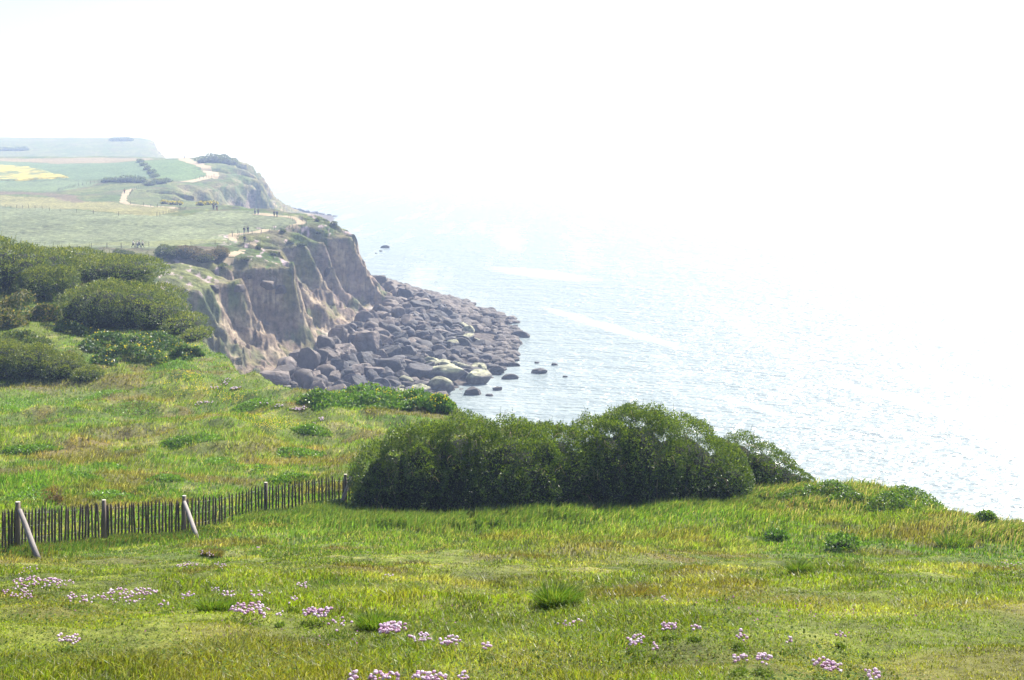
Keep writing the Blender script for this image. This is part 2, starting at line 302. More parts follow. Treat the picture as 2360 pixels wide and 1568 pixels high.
# ------------------------------------------------------------------ far land: plateau, cliffs, headlands, shore bed
def inpoly(X, Y, uv):
    P = [at(u, v) for u, v in uv]; ins = np.zeros(X.shape, bool); j = len(P) - 1
    for i in range(len(P)):
        a, b = P[i], P[j]
        if abs(a.y - b.y) > 1e-6:
            ins ^= ((a.y > Y) != (b.y > Y)) & (X < (b.x - a.x) * (Y - a.y) / (b.y - a.y) + a.x)
        j = i
    return ins
def land_col(X, D, Z):
    rb = rib(X, D); xt = XT0(D) + rb; xb = np.maximum(XB0(D) + .35 * rb, xt + 3); s = (X - xt) / (xb - xt)
    n1 = fbm(X / 14, D / 22, 4, 201); n2 = fbm(X / 2.5, D / 4, 3, 203); n3 = fbm(X / 60, D / 60, 3, 205); n4 = fbm(X / 1.0, D / 1.6, 2, 207)
    g1 = np.array((.085, .125, .035)); g2 = np.array((.15, .165, .055)); scr = np.array((.055, .075, .028)); tan = np.array((.235, .195, .10)); pur = np.array((.15, .105, .085))
    wild = mix(np.broadcast_to(g1, X.shape + (3,)), g2, sstep(.35, .65, n1)); wild = mix(wild, scr, sstep(.5, .68, n2) * .75); wild = mix(wild, pur, sstep(.55, .7, fbm(X / 9, D / 12, 3, 209)) * .45)
    c = wild
    def put(uv, col, amt=.92, var=.25, st=None):
        nonlocal c
        m = inpoly(X + (n2 - .5) * 3, D + (n1 - .5) * 8, uv).astype(float) * amt
        k = 1 + var * ((n1 - .5) * 1.6 + (n4 - .5) * 1.4)
        c = mix(c, np.array(col) * k[..., None], m)
    put([(-60, 249), (40, 249.5), (160, 248), (205, 245), (236, 243), (234, 236), (262, 232), (300, 226), (300, 219), (278, 214), (240, 211), (205, 211), (185, 216), (100, 212), (0, 206.5), (-60, 204)], (.165, .19, .105), .95, .4)
    put([(-60, 248), (160, 247), (232, 243), (225, 239), (100, 243), (-60, 244)], (.20, .215, .075), .6)
    put([(-60, 203), (0, 205.5), (100, 211.5), (155, 216), (180, 212), (178, 208.5), (125, 204), (60, 198), (-60, 192)], (.215, .205, .085), .95, .3)
    put([(-60, 192), (40, 195), (85, 203), (80, 197), (50, 193), (-60, 190)], (.16, .115, .085), .7)
    put([(-60, 191), (55, 192), (98, 183), (80, 180), (45, 181), (-60, 182)], (.13, .175, .085), .95)
    put([(-60, 182), (80, 180), (140, 180), (154, 178), (138, 161), (-60, 160.5)], (.115, .17, .085), .95, .15)
    put([(-60, 160.3), (138, 160.8), (152, 159.8), (152, 158.7), (-60, 158.7)], (.25, .2, .13), .9, .2)
    put([(140, 161), (156, 178), (185, 181), (212, 176), (205, 168), (186, 160)], (.11, .17, .06), .9, .2)
    put([(110, 205), (135, 203), (170, 207), (215, 208), (218, 196), (190, 190), (140, 188), (128, 195)], (.13, .15, .06), .6, .4)
    put([(175, 262), (225, 262), (222, 250), (210, 247), (178, 245)], (.135, .10, .075), .8, .5)
    put([(100, 262), (150, 262), (140, 256), (110, 255)], (.20, .15, .06), .7, .3)
    put([(110, 320), (190, 322), (190, 300), (150, 275), (115, 268)], (.10, .15, .045), .55, .4)
    # tan wear on the nose above the cliff, sea thrift in bloom
    edge = np.exp(-((X - xt) / 5) ** 2) * (D > 230); c = mix(c, np.array((.24, .20, .12)), edge * sstep(.45, .6, n2) * .8)
    bl = sstep(.66, .74, fbm(X / 1.8, D / 2.4, 3, 211)) * sstep(-16, -6, X - xt) * (s < .15) * (D > 230) * (D < 480)
    c = mix(c, np.array((.55, .42, .46)), bl * .8)
    # rock
    r1 = fbm(X / 5 + Z * .1, D / 5 + Z / 3, 4, 221); r2 = fbm(X / .8, D / 1.2 + Z / .9, 3, 223)
    rock = mix(np.broadcast_to(np.array((.215, .165, .125)), X.shape + (3,)), np.array((.38, .305, .215)), sstep(.42, .62, r1)); rock = mix(rock, np.array((.115, .09, .08)), sstep(.55, .72, r2) * .6)
    rock = mix(rock, np.array((.26, .20, .19)), sstep(.5, .7, fbm(X / 7, D / 9, 2, 225)) * .5)
    fm = sstep(-.01, .06, s + (n2 - .5) * .12)
    green_low = sstep(.5, .62, s) * sstep(.44, .6, fbm(X / 3.2, D / 4.5, 4, 231)) * (1 - sstep(.97, 1.06, s)) * .75
    green_up = (1 - sstep(.14, .42, s)) * sstep(.43, .57, fbm(X / 4, D / 6, 4, 233)) * .85
    veg = mix(np.broadcast_to(np.array((.085, .12, .04)), X.shape + (3,)), np.array((.16, .15, .06)), sstep(.4, .6, n2))
    green_up = np.maximum(green_up, sstep(620, 700, D) * sstep(.36, .52, n1 * .5 + n2 * .5) * (1 - .6 * sstep(.6, 1, s)))
    green_left = (1 - sstep(272, 292, D + (n1 - .5) * 30)) * sstep(.36, .5, n1 * .5 + n2 * .5) * (1 - sstep(.5, .8, s)) * .85
    rc = mix(rock, veg, np.clip(np.maximum(np.maximum(green_low, green_up), green_left), 0, 1)); c = mix(c, rc, fm)
    pale = sstep(.9, 1.02, s) * sstep(-47.6, -46, Z) * (.5 + .5 * sstep(.4, .6, n2)); c = mix(c, np.array((.42, .38, .34)), pale * .9)
    wet = sstep(-47.5, -49, Z); c = mix(c, np.array((.10, .085, .075)) * (.6 + .8 * n4[..., None]), wet * (s > .9))
    return c
def land_patch(d0, d1, rows, t0, t1, cols):
    t = np.linspace(t0, t1, cols); T, D = np.meshgrid(t, rows); X = T * (D + 8); Z = H(X, D); return X, D, Z
rows = np.concatenate([np.arange(149, 240, 1.3), np.arange(240, 470, .5), np.arange(470, 1130, 2.2), np.geomspace(1130, 2690, 190)])
X, D, Z = land_patch(149, 2690, rows, -.50, .02, 860)
lm = gridmesh('coast', X, D, Z + CZ, M['land'], land_col(X, D, Z)); tag(link('cliff_terrain', lm), 'hazy coastal plateau with fields ending in a brown eroded cliff', 'cliff', kind='structure')

# ------------------------------------------------------------------ sea
def sea_mat():
    m, N, L = newmat('sea_water'); o = N.new('ShaderNodeOutputMaterial'); p = N.new('ShaderNodeBsdfPrincipled'); L.new(p.outputs[0], o.inputs[0])
    p.inputs['Roughness'].default_value = .22; p.inputs['IOR'].default_value = 1.33; p.inputs['Specular IOR Level'].default_value = .4
    tc = N.new('ShaderNodeTexCoord')
    def nz(scale, sx, sy, det, rot=0.):
        mp = N.new('ShaderNodeMapping'); mp.inputs['Scale'].default_value = (sx, sy, 1); mp.inputs['Rotation'].default_value = (0, 0, rot)
        n = N.new('ShaderNodeTexNoise'); n.inputs['Scale'].default_value = scale; n.inputs['Detail'].default_value = det; n.inputs['Roughness'].default_value = .6
        L.new(tc.outputs['Object'], mp.inputs[0]); L.new(mp.outputs[0], n.inputs['Vector']); return n.outputs[0]
    a = nz(.62, .5, 1, 2.5, R(10)); b = nz(.11, .5, 1, 2, R(-14))
    ad = N.new('ShaderNodeMath'); ad.operation = 'MULTIPLY_ADD'; ad.inputs[1].default_value = 1.6; L.new(b, ad.inputs[0]); L.new(a, ad.inputs[2])
    bp = N.new('ShaderNodeBump'); bp.inputs['Strength'].default_value = 1; bp.inputs['Distance'].default_value = 1.1; L.new(ad.outputs[0], bp.inputs['Height']); L.new(bp.outputs[0], p.inputs['Normal'])
    # streaks of thin foam drifting along the coast
    st = nz(.012, 3.2, .32, 5, R(52)); st2 = nz(.09, 1, 1, 4)
    mu = N.new('ShaderNodeMath'); mu.operation = 'MULTIPLY_ADD'; mu.inputs[1].default_value = .25; L.new(st2, mu.inputs[0]); L.new(st, mu.inputs[2])
    mr = N.new('ShaderNodeMapRange'); mr.inputs[1].default_value = .62; mr.inputs[2].default_value = .86; mr.inputs[4].default_value = .22; mr.interpolation_type = 'SMOOTHSTEP'; L.new(mu.outputs[0], mr.inputs[0])
    # longer foam lines and slicks; the broadest one is sun glitter painted white
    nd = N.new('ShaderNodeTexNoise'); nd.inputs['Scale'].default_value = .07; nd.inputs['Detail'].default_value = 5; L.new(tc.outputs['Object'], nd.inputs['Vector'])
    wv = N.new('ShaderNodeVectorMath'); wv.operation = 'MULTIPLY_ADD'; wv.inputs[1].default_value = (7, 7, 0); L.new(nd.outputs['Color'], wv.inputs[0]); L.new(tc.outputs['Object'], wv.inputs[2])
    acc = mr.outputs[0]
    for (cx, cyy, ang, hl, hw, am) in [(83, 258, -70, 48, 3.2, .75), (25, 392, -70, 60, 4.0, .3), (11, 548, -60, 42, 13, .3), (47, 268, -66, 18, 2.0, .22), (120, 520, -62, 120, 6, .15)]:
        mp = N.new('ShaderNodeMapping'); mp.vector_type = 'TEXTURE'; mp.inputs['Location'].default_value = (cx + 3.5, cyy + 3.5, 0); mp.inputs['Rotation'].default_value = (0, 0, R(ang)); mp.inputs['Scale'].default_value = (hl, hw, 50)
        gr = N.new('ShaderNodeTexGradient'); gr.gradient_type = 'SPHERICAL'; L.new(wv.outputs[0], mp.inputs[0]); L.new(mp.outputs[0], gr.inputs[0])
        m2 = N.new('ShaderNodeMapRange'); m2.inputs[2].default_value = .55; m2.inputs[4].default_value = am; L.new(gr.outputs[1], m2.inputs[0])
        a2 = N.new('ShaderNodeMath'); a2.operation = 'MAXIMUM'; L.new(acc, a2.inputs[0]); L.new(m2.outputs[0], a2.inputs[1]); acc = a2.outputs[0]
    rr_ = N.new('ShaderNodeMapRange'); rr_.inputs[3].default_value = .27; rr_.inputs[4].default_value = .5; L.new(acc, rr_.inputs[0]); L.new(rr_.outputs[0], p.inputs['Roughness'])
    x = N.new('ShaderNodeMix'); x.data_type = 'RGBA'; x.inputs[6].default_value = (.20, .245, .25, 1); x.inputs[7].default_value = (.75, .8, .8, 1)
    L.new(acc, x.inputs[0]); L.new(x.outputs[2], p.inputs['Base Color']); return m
V = [(-9000, -400, 0), (9000, -400, 0), (9000, 9000, 0), (-9000, 9000, 0)]
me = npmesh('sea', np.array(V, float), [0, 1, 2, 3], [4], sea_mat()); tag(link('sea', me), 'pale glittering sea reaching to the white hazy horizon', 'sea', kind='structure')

# ------------------------------------------------------------------ paths (sheets a few cm above the turf)
def strip(name, uv, width, lift=.06, mat='path', label=''):
    P = [at(u, v) for u, v in uv]; pts = []
    for i in range(len(P) - 1):
        k = max(2, int((P[i + 1] - P[i]).length / 1.2))
        for j in range(k): pts.append(P[i].lerp(P[i + 1], j / k))
    pts.append(P[-1]); xy = np.array([(p.x, p.y) for p in pts])
    for _ in range(14): xy[1:-1] = (xy[:-2] + 2 * xy[1:-1] + xy[2:]) / 4
    tg = unit(np.gradient(xy, axis=0)); nn = np.stack([-tg[:, 1], tg[:, 0]], 1); ww = width * (.8 + .5 * vn(np.arange(len(xy)) / 4., 0, 7))[:, None]
    offs = np.linspace(-.5, .5, 5); X = xy[:, None, 0] + nn[:, None, 0] * ww * offs; Y = xy[:, None, 1] + nn[:, None, 1] * ww * offs
    Z = H(X, Y) + CZ + lift
    me = gridmesh(name, X, Y, Z, M[mat], np.ones(X.shape + (3,))); return tag(link(name, me), label, 'path', kind='structure')
strip('path', [(232, 237), (237, 241), (246, 242.5), (256, 244)], 2.0, label='sandy path bending round the corner of the front field')
strip('path', [(233, 237), (239, 233.5), (262, 232.3), (285, 230), (300, 227.5), (303, 224), (298, 219.5), (290, 217), (272, 215.5), (255, 214)], 2.6, label='sandy path looping round the seaward end of the front field')
strip('path', [(176, 209), (150, 206.5), (130, 204.5), (123, 202), (124, 197), (128, 191), (134, 189)], 2.6, label='pale track climbing past the walker in the middle distance')
strip('path', [(186, 182), (203, 178.8), (213, 176.5), (212, 173), (206, 168), (196, 163.5), (185, 160), (184, 158.6), (190, 157.6)], 7.0, label='wide bare track snaking up to the farther headland')
strip('path', [(238, 252), (231, 255), (228, 259), (226, 264.5)], 1.6, label='eroded footpath running down to the cliff edge')
strip('path', [(243, 250), (236, 254), (232, 259), (230, 264.5)], 1.3, label='right branch of the eroded footpath at the cliff edge')

# ------------------------------------------------------------------ boulders of the shore
def boulder_variant(i, sub=4):
    V, Fc = ICO4 if sub == 4 else ICO3; V = V.copy(); r = np.random.default_rng(500 + i)
    if i % 3:     # angular cliff-fall block: directions cut by random planes, edges slightly worn
        nn = np.concatenate([unit(r.normal(size=(r.integers(8, 13), 3))), np.eye(3), -np.eye(3)]); nn = unit(nn + r.normal(size=nn.shape) * .12); dd = r.uniform(.58, .92, len(nn)); c_ = np.maximum(V @ nn.T, 1e-3) / dd; V = V / (c_ ** 34).sum(1)[:, None] ** (1 / 34.)
    for _ in range(0 if i % 3 else 3):
        n = unit(r.normal(size=3)); dcut = r.uniform(.42, .8); dd = V @ n; V -= np.where(dd > dcut, (dd - dcut) * .96, 0)[:, None] * n
    if i % 4 == 1:        # split egg: one clean broken face
        n = unit(np.array([r.uniform(-1, .2), -.8, .2])); dd = V @ n; V -= np.where(dd > .35, (dd - .35) * .97, 0)[:, None] * n
    o = r.uniform(0, 50, 3); nz = np.array([mnoise.fractal(Vector(v * 1.3 + o), 1.0, 2.0, 5) for v in V]); nz2 = np.array([mnoise.noise(Vector(v * 6 + o)) for v in V])
    V *= (1 + .13 * nz + .03 * nz2)[:, None]
    return V, Fc
BV = []
for i in range(16):
    V, Fc = boulder_variant(i); cc = np.full((len(V), 3), 1.) * np.array((.068, .064, .067)); loops = [a for f in Fc for a in f]
    BV.append(npmesh('boulder', V, loops, [3] * len(Fc), M['rock'], cc, i % 3 == 0))
def tinted(me, f, name='boulder'):
    m2 = me.copy(); n = len(m2.vertices); V = np.zeros(n * 3, np.float32); m2.vertices.foreach_get('co', V); V = V.reshape(-1, 3)
    c4 = np.ones((n, 4), np.float32); c4[:, :3] = f(V); m2.attributes['col'].data.foreach_set('color', c4.ravel()); return m2
def algae(V):
    k = sstep(.15, .6, V[:, 2] + .5 * (fbm(V[:, 0] * 3 + 9, V[:, 1] * 3, 4, 301) - .5)); g = sstep(.45, .6, fbm(V[:, 0] * 4, V[:, 1] * 4 + V[:, 2] * 3, 3, 303))
    return mix(np.broadcast_to(np.array((.10, .09, .08)), V.shape), np.array((.42, .42, .25)), k * .85) * (1 - .45 * g[:, None])
def wetdark(V): return np.broadcast_to(np.array((.06, .052, .05)), V.shape) * (.7 + .6 * fbm(V[:, 0] * 3, V[:, 1] * 3, 3, 305))[:, None]
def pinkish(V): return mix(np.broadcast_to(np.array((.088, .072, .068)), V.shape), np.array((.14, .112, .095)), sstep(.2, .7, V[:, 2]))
BA = [tinted(BV[i], algae) for i in range(0, 16, 3)]; BW = [tinted(BV[i], wetdark) for i in range(16)]; BP = [tinted(BV[i], pinkish) for i in range(16)]
def put_boulder(me, x, y, r, label, group, sx=1., sy=1., sz=.75, sink=.25, zbase=None, name='boulder', rz=None, tilt=.25):
    o = link(name, me); z = max(gz(x, y), -.2) if zbase is None else zbase
    o.location = (x, y, z + r * sz * (1 - 2 * sink)); o.scale = (r * sx, r * sy, r * sz)
    o.rotation_euler = (random.uniform(-tilt, tilt), random.uniform(-tilt, tilt), random.uniform(0, 6.28) if rz is None else rz)
    return tag(o, label, 'boulder', group)
GRP_B = 'boulders heaped on the shore below the cliff'; GRP_W = 'rocks standing in the sea'
SP = []
def special(u, v, wpx, label, kind='p', var=0, sx=1., sy=1., sz=.8, sink=.2, group=GRP_B, rz=None, tilt=.2):
    p = at_far(u, v); r = wpx / F * p.y / 2; SP.append((p.x, p.y, r * max(sx, sy)))
    me = {'p': BP, 'a': BA, 'w': BW, 'v': BV}[kind]; return put_boulder(me[var % len(me)], p.x, p.y, r, label, group, sx, sy, sz, sink, rz=rz, tilt=tilt)
special(308, 374, 30, 'big round split boulder with a flat broken face at the cliff foot', 'p', 1, 1, 1, 1.05, .05, rz=.4, tilt=.1)
special(320, 371, 20, 'upright pointed slab leaning behind the big split boulder', 'p', 5, 1, .8, 1.5, .1)
special(297, 372, 16, 'smooth rounded boulder left of the big split boulder', 'p', 2)
special(366, 357, 36, 'largest jumbled block with a rough tan top in the boulder field', 'p', 7, 1, 1, .85, .1)
special(341, 352, 17, 'upright tan fin of rock standing before the white shelf', 'p', 9, .8, .9, 1.6, .1)
special(371, 335, 17, 'smooth egg-shaped boulder nearest the white shelf', 'p', 0, 1, .9, .9, .1, tilt=.05)
special(380, 319, 20, 'rounded dome boulder below the dark cliff face', 'p', 3, 1, .9, .9, .1)
special(373, 323, 15, 'squat faceted boulder left of the dome boulder', 'p', 8, 1, .9, 1.1, .1)
special(391, 372, 36, 'long smooth-backed boulder in the front row', 'v', 4, 1.1, .6, .55, .15, rz=-.25)
special(419, 379, 30, 'broad hump-backed boulder beside the bright pale slab', 'v', 6, 1, .7, .7, .15, rz=-.3)
special(444, 380, 38, 'bright pale slab crusted with yellow-green weed', 'a', 0, 1.1, .7, .45, .15, rz=-.2, tilt=.1)
special(460, 372, 24, 'pale weed-crusted boulder behind the bright slab', 'a', 1, 1.1, .8, .6, .2)
special(479, 385, 26, 'dark ridged boulder with green weed close to the waterline', 'a', 2, 1, .7, .75, .15)
special(442, 391, 30, 'weedy dark boulder just above the leafy bank', 'a', 3, 1, .7, .6, .2)
special(278, 386, 27, 'long layered slab half hidden by the grassy edge', 'p', 10, 1.2, .8, .7, .1, rz=-.1)
special(303, 388, 26, 'blocky boulder behind the grassy edge, right of the long slab', 'p', 12, 1, .8, .8, .1)
special(318, 392, 20, 'smooth boulder peeping over the grassy edge', 'p', 2, 1.2, .8, .7, .1)
special(335, 384, 22, 'rounded boulder in the gap above the leafy bank', 'p', 14, 1.1, .8, .75, .1)
special(405, 303, 18, 'square block on the skyline of the boulder field', 'v', 13, 1, .9, .9, .1)
# rocks in the water
for u, v, wd, lb in [(539, 373, 15, 'low dark whaleback rock alone farthest out in front'), (565, 377, 7, 'small dark rock right of the whaleback'), (555, 365, 8, 'flat dark rock out to sea behind the whaleback'),
                     (537, 363, 6, 'pair-topped small rock in open water'), (513, 366, 13, 'rounded dark rock just off the waterline'), (515, 361, 9, 'pointed wet rock just off the waterline'), (502, 370, 14, 'wet rock touching the waterline'),
                     (510, 379, 15, 'low jagged rock awash off the front boulders'), (497, 390, 12, 'broken pale-topped rock standing in the shallows'), (472, 394, 22, 'low rounded rock in the shallows nearest the viewer'), (489, 396, 9, 'small rock right of the nearest shallows rock'),
                     (520, 337, 18, 'long low reef rock awash'), (510, 346, 14, 'flat dark rock awash in two steps'), (506, 337, 8, 'small dark rock left of the long reef rock'), (516, 326, 5, 'tiny dark rock off the point'), (506, 331, 5, 'tiny pointed rock off the point'),
                     (515, 352, 6, 'small pale rock awash'), (385, 248, 8.5, 'lone dark rock in the far water beyond the cliff nose'), (381, 251.5, 4, 'small dark rock before the lone far rock'), (376, 253.5, 3, 'tiny rock close under the cliff nose')]:
    tx = (u - 512) / F; d = CZ / ((v - HOR) / F); r = wd / F * d / 2
    put_boulder(BW[(int(u) + int(v)) % 16], tx * d, d, r, lb, GRP_W, 1.1, 1.0, .5 if wd > 6 else .6, .3, zbase=-.1, name='sea_rock', rz=random.uniform(-.4, .4), tilt=.1)
# the boulder field
cand = []
for k in range(26000):
    d = random.uniform(262, 520); x = random.uniform(-75, 8); xb, xw = float(XB0(d)), float(XW(d))
    if x < xb - 1 or x > xw - .5: continue
    tt = (x - xb) / max(1, (xw - xb))
    if tt < .06: continue
    if tt > .7 and float(fbm(x / 5, d / 7, 3, 77)) < .36 + (tt - .7) * .55: continue
    rr = random.choice((.75, .9, 1.05, 1.25, 1.5, 1.9, 2.4)) * (1.0 - .36 * tt)
    cand.append((x, d, rr, tt))
cand.sort(key=lambda c: -c[2]); kept = []
for x, d, rr, tt in cand:
    ok = all((x - a) ** 2 + (d - b) ** 2 > (.66 * (rr + c)) ** 2 for a, b, c, _ in kept) and all((x - a) ** 2 + (d - b) ** 2 > (.8 * (rr + c)) ** 2 for a, b, c in SP)
    if ok: kept.append((x, d, rr, tt))
kept.sort(key=lambda c: -c[2] / c[1])
NB = 276; print('boulders', len(kept))
for i, (x, d, rr, tt) in enumerate(kept[:NB]):
    if tt > .93: me, lb = random.choice(BW), 'wet dark boulder at the edge of the water'
    elif tt > .62: me, lb = (random.choice(BA) if random.random() < .28 else random.choice(BW if random.random() < .4 else BV)), 'low dark boulder on the lower, seaward part of the shore'
    elif tt > .25: me, lb = random.choice(BV if random.random() < .6 else BP), 'brown-grey boulder in the middle of the boulder field'
    else: me, lb = random.choice(BP), 'brownish boulder heaped near the foot of the cliff'
    lb += ', nearer half' if d < 350 else ', farther half'
    put_boulder(me, x, d, rr, lb, GRP_B, random.uniform(1., 1.35), random.uniform(.8, 1.05), random.uniform(.65, 1.1) * (1 - .4 * tt), .18, rz=random.gauss(-.35, .6), tilt=.5)
V3, F3 = ICO2; VV = []; LL = []; CC = []; nb = 0
rest = kept[NB:] + [(x, d, random.uniform(.35, .8), tt) for x, d, rr, tt in cand[::4]]
for x, d, rr, tt in rest:
    q = V3 * (1 + .3 * (rng.random((len(V3), 1)) - .5)) * np.array((rr * random.uniform(1, 1.4), rr, rr * random.uniform(.5, .8))); a = random.uniform(0, 6.28)
    q = q @ np.array(((math.cos(a), math.sin(a), 0), (-math.sin(a), math.cos(a), 0), (0, 0, 1)))
    VV.append(q + np.array((x, d, max(gz(x, d), -.2) + rr * .25))); LL += [nb + i for f in F3 for i in f]; nb += len(V3)
    CC.append(np.broadcast_to(np.array((.17, .14, .125)) * random.uniform(.5, 1.3) * (1 - .4 * tt), q.shape))
me = npmesh('small_rocks', np.concatenate(VV), LL, [3] * (len(LL) // 3), M['rock'], np.concatenate(CC), False)
tag(link('small_rocks', me), 'small rocks filling the gaps between the shore boulders', 'rocks', kind='stuff')
# reef below the second headland
for i, (u, v, wd) in enumerate([(292, 211, 9), (300, 212, 10), (307, 213.5, 9), (314, 214, 8), (322, 215, 7), (329, 215.5, 5), (335, 216.5, 4), (287, 209.5, 7)]):
    d = (CZ) / ((v - HOR) / F); tx = (u - 512) / F
    put_boulder(BV[i], tx * d, d, wd / F * d / 2, 'hazy reef rock at the foot of the second headland', 'reef rocks below the second headland', 1.2, 1, .55, .25, zbase=-.1, name='reef_rock', rz=0., tilt=.1)
# rounded concretions jutting from the cliff face
for u, v, wd, lb in [(268, 290, 20, 'rounded boulder jutting from the cliff face beside the widest gully'), (215, 289, 14, 'rounded boulder jutting from the lower left cliff face'), (239, 290, 15, 'rounded rock knob high on the left cliff face'), (281, 291, 15, 'dark rounded rock knob right of the jutting boulder'), (184, 293, 14, 'rounded ledge rock at the left end of the cliff'), (250, 287, 8, 'small knob of rock between two jutting boulders'), (327, 280, 8, 'thin upright pinnacle against the right cliff face')]:
    p = at_far(u, v); r = wd / F * p.y / 2
    o = put_boulder(BP[(1, 2, 4, 5, 7, 8, 11)[int(u) % 7]], p.x, p.y, r * .85, lb, 'rock knobs in the cliff face', 1.15, .9, .75 if 'pinn' not in lb else 1.9, .5, zbase=p.z, name='cliff_boulder', tilt=.15)
# ------------------------------------------------------------------ meadow grass (uncountable: one object each)
def blades(name, n, d0, d1, hmul, label, two=True, wmin=.0035, xlim=.44, seed=0):
    d = np.exp(rng.uniform(math.log(d0), math.log(d1), n)); x = rng.uniform(-xlim, xlim, n) * (d + 1.5)
    k = x < XT0(d) + rib(x, d) + 1.2; x, d = x[k], d[k]; n = len(x)
    c, lf = near_col(x, d); z = H(x, d) + CZ - .01
    clump = fbm(x / .35, d / .35, 2, 401); big = fbm(x / 2.6, d / 2.6, 2, 403)
    tall = .034 + .13 * sstep(30, 44, d) * (1 - .3 * sstep(60, 80, d)) + .07 * sstep(.5, .7, big)
    ln = tall * lf * hmul * (.5 + 1.15 * clump ** 1.2) * rng.uniform(.55, 1.25, n)
    wd = np.maximum(wmin, d * .00055) * rng.uniform(.7, 1.5, n)
    az = rng.uniform(0, 2 * math.pi, n); lean = np.stack([np.cos(az), np.sin(az), np.zeros(n)], 1) * (rng.uniform(.15, .75, n) + .7 * rng.random(n) * (1 - sstep(24, 36, d)))[:, None]
    windy = fbm(x / 4, d / 4, 2, 405); lean += np.stack([.25 + .7 * (windy - .3), -.15 - .3 * windy, 0 * x], 1) * (.35 + .5 * sstep(.12, .3, ln))[:, None]
    up = np.array((0, 0, 1.)); P = np.stack([x, d, z], 1)
    S = unit(np.stack([np.sin(az * 3.3), np.cos(az * 3.3) * .35, 0 * x], 1)) * wd[:, None] * .5
    m1 = P + unit(up + lean * .35) * (ln * .55)[:, None]; tip = m1 + unit(up * .55 + lean * 1.25) * (ln * .5)[:, None]
    jit = (.4 + 1.1 * rng.random((n, 1)) ** 1.2 + .6 * (rng.random((n, 1)) > .88)) * (1 + rng.uniform(-.12, .12, (n, 3))); col = c * jit
    dead = rng.random(n) < .10; col[dead] = C_dry * rng.uniform(.7, 1.5, (dead.sum(), 1))
    if two:
        V = np.stack([P - S, P + S, m1 - S * .8, m1 + S * .8, tip], 1).reshape(-1, 3); b = np.arange(n)[:, None] * 5
        loops = np.concatenate([b + np.array([[0, 1, 3, 2]]), b + np.array([[2, 3, 4]])], 1).reshape(-1); tot = np.tile([4, 3], n); q = 5
    else:
        V = np.stack([P - S, P + S, tip], 1).reshape(-1, 3); loops = np.arange(3 * n); tot = np.full(n, 3); q = 3
    sh = np.repeat(col, q, 0)
    me = npmesh(name, V, loops, tot, M['grass'], sh); return tag(link(name, me), label, 'grass', kind='stuff')
blades('meadow_grass', 560000, 6.2, 52, 1.0, 'windblown yellow-green meadow grass in front of the fence and bushes')
blades('hillside_grass', 320000, 48, 150, 1.15, 'green grass on the slope behind the fence', two=False, wmin=.01)
# tall bent grass along the cliff edge, the bush foot and the fence
def tallgrass(name, spots, n, ln0, label, cols):
    xs = []; ys = []
    for (u0, v0, u1, v1, wd) in spots:
        a = at(u0, v0); b = at(u1, v1); k = rng.random(n // len(spots)); xs.append(a.x + (b.x - a.x) * k + rng.normal(0, wd, len(k))); ys.append(a.y + (b.y - a.y) * k + rng.normal(0, wd, len(k)))
    x = np.concatenate(xs); d = np.concatenate(ys); k = x < XT0(d) + rib(x, d) + 1.0; x, d = x[k], d[k]; n = len(x)
    keep = fbm(x / .7, d / .7, 2, 421) > .38; x, d = x[keep], d[keep]; n = len(x)
    z = H(x, d) + CZ; P = np.stack([x, d, z], 1); az = rng.uniform(0, 6.28, n); ln = ln0 * rng.uniform(.45, 1.2, n)
    lean = np.stack([np.cos(az) * .45 + .45, np.sin(az) * .45 - .2, 0 * x], 1); S = unit(np.stack([np.sin(az * 2), .4 * np.cos(az), 0 * x], 1)) * (np.maximum(.005, d * .0003))[:, None]
    up = np.array((0, 0, 1.)); m1 = P + unit(up + .25 * lean) * (ln * .6)[:, None]; tip = m1 + unit(.5 * up + lean) * (ln * .5)[:, None]
    V = np.stack([P - S, P + S, m1 - S * .8, m1 + S * .8, tip], 1).reshape(-1, 3); b = np.arange(n)[:, None] * 5
    loops = np.concatenate([b + np.array([[0, 1, 3, 2]]), b + np.array([[2, 3, 4]])], 1).reshape(-1)
    pick = rng.integers(0, len(cols), n); col = np.array(cols)[pick] * rng.uniform(.7, 1.35, (n, 1))
    me = npmesh(name, V, loops, np.tile([4, 3], n), M['grass'], np.repeat(col, 5, 0)); return tag(link(name, me), label, 'grass', kind='stuff')
tallgrass('cliff_edge_grass', [(760, 500, 830, 494, 1.2), (830, 495, 930, 496, 1.1), (930, 498, 985, 528, .8), (985, 530, 1040, 538, .7)], 22000, .34, 'pale dry seeding grass along the right cliff edge', [C_dry * 1.15, C_dry, (.2, .2, .08), C_oli, C_lush, (.10, .15, .03), (.32, .25, .19)])
tallgrass('bush_foot_grass', [(350, 528, 480, 526, .7), (480, 524, 640, 515, .7), (640, 514, 760, 504, .7), (262, 524, 350, 520, .6)], 30000, .42, 'long bent green grass at the foot of the big bushes', [(.10, .17, .035), (.13, .19, .05), (.08, .14, .025), (.2, .2, .08)])
tallgrass('fence_foot_grass', [(-10, 556, 105, 543, .35), (105, 543, 185, 538, .35), (185, 538, 268, 520, .4), (268, 520, 345, 508, .4)], 20000, .19, 'shaggy grass along the foot of the paling fence', [(.07, .12, .025), (.09, .14, .03), (.14, .11, .05), (.05, .09, .02)])
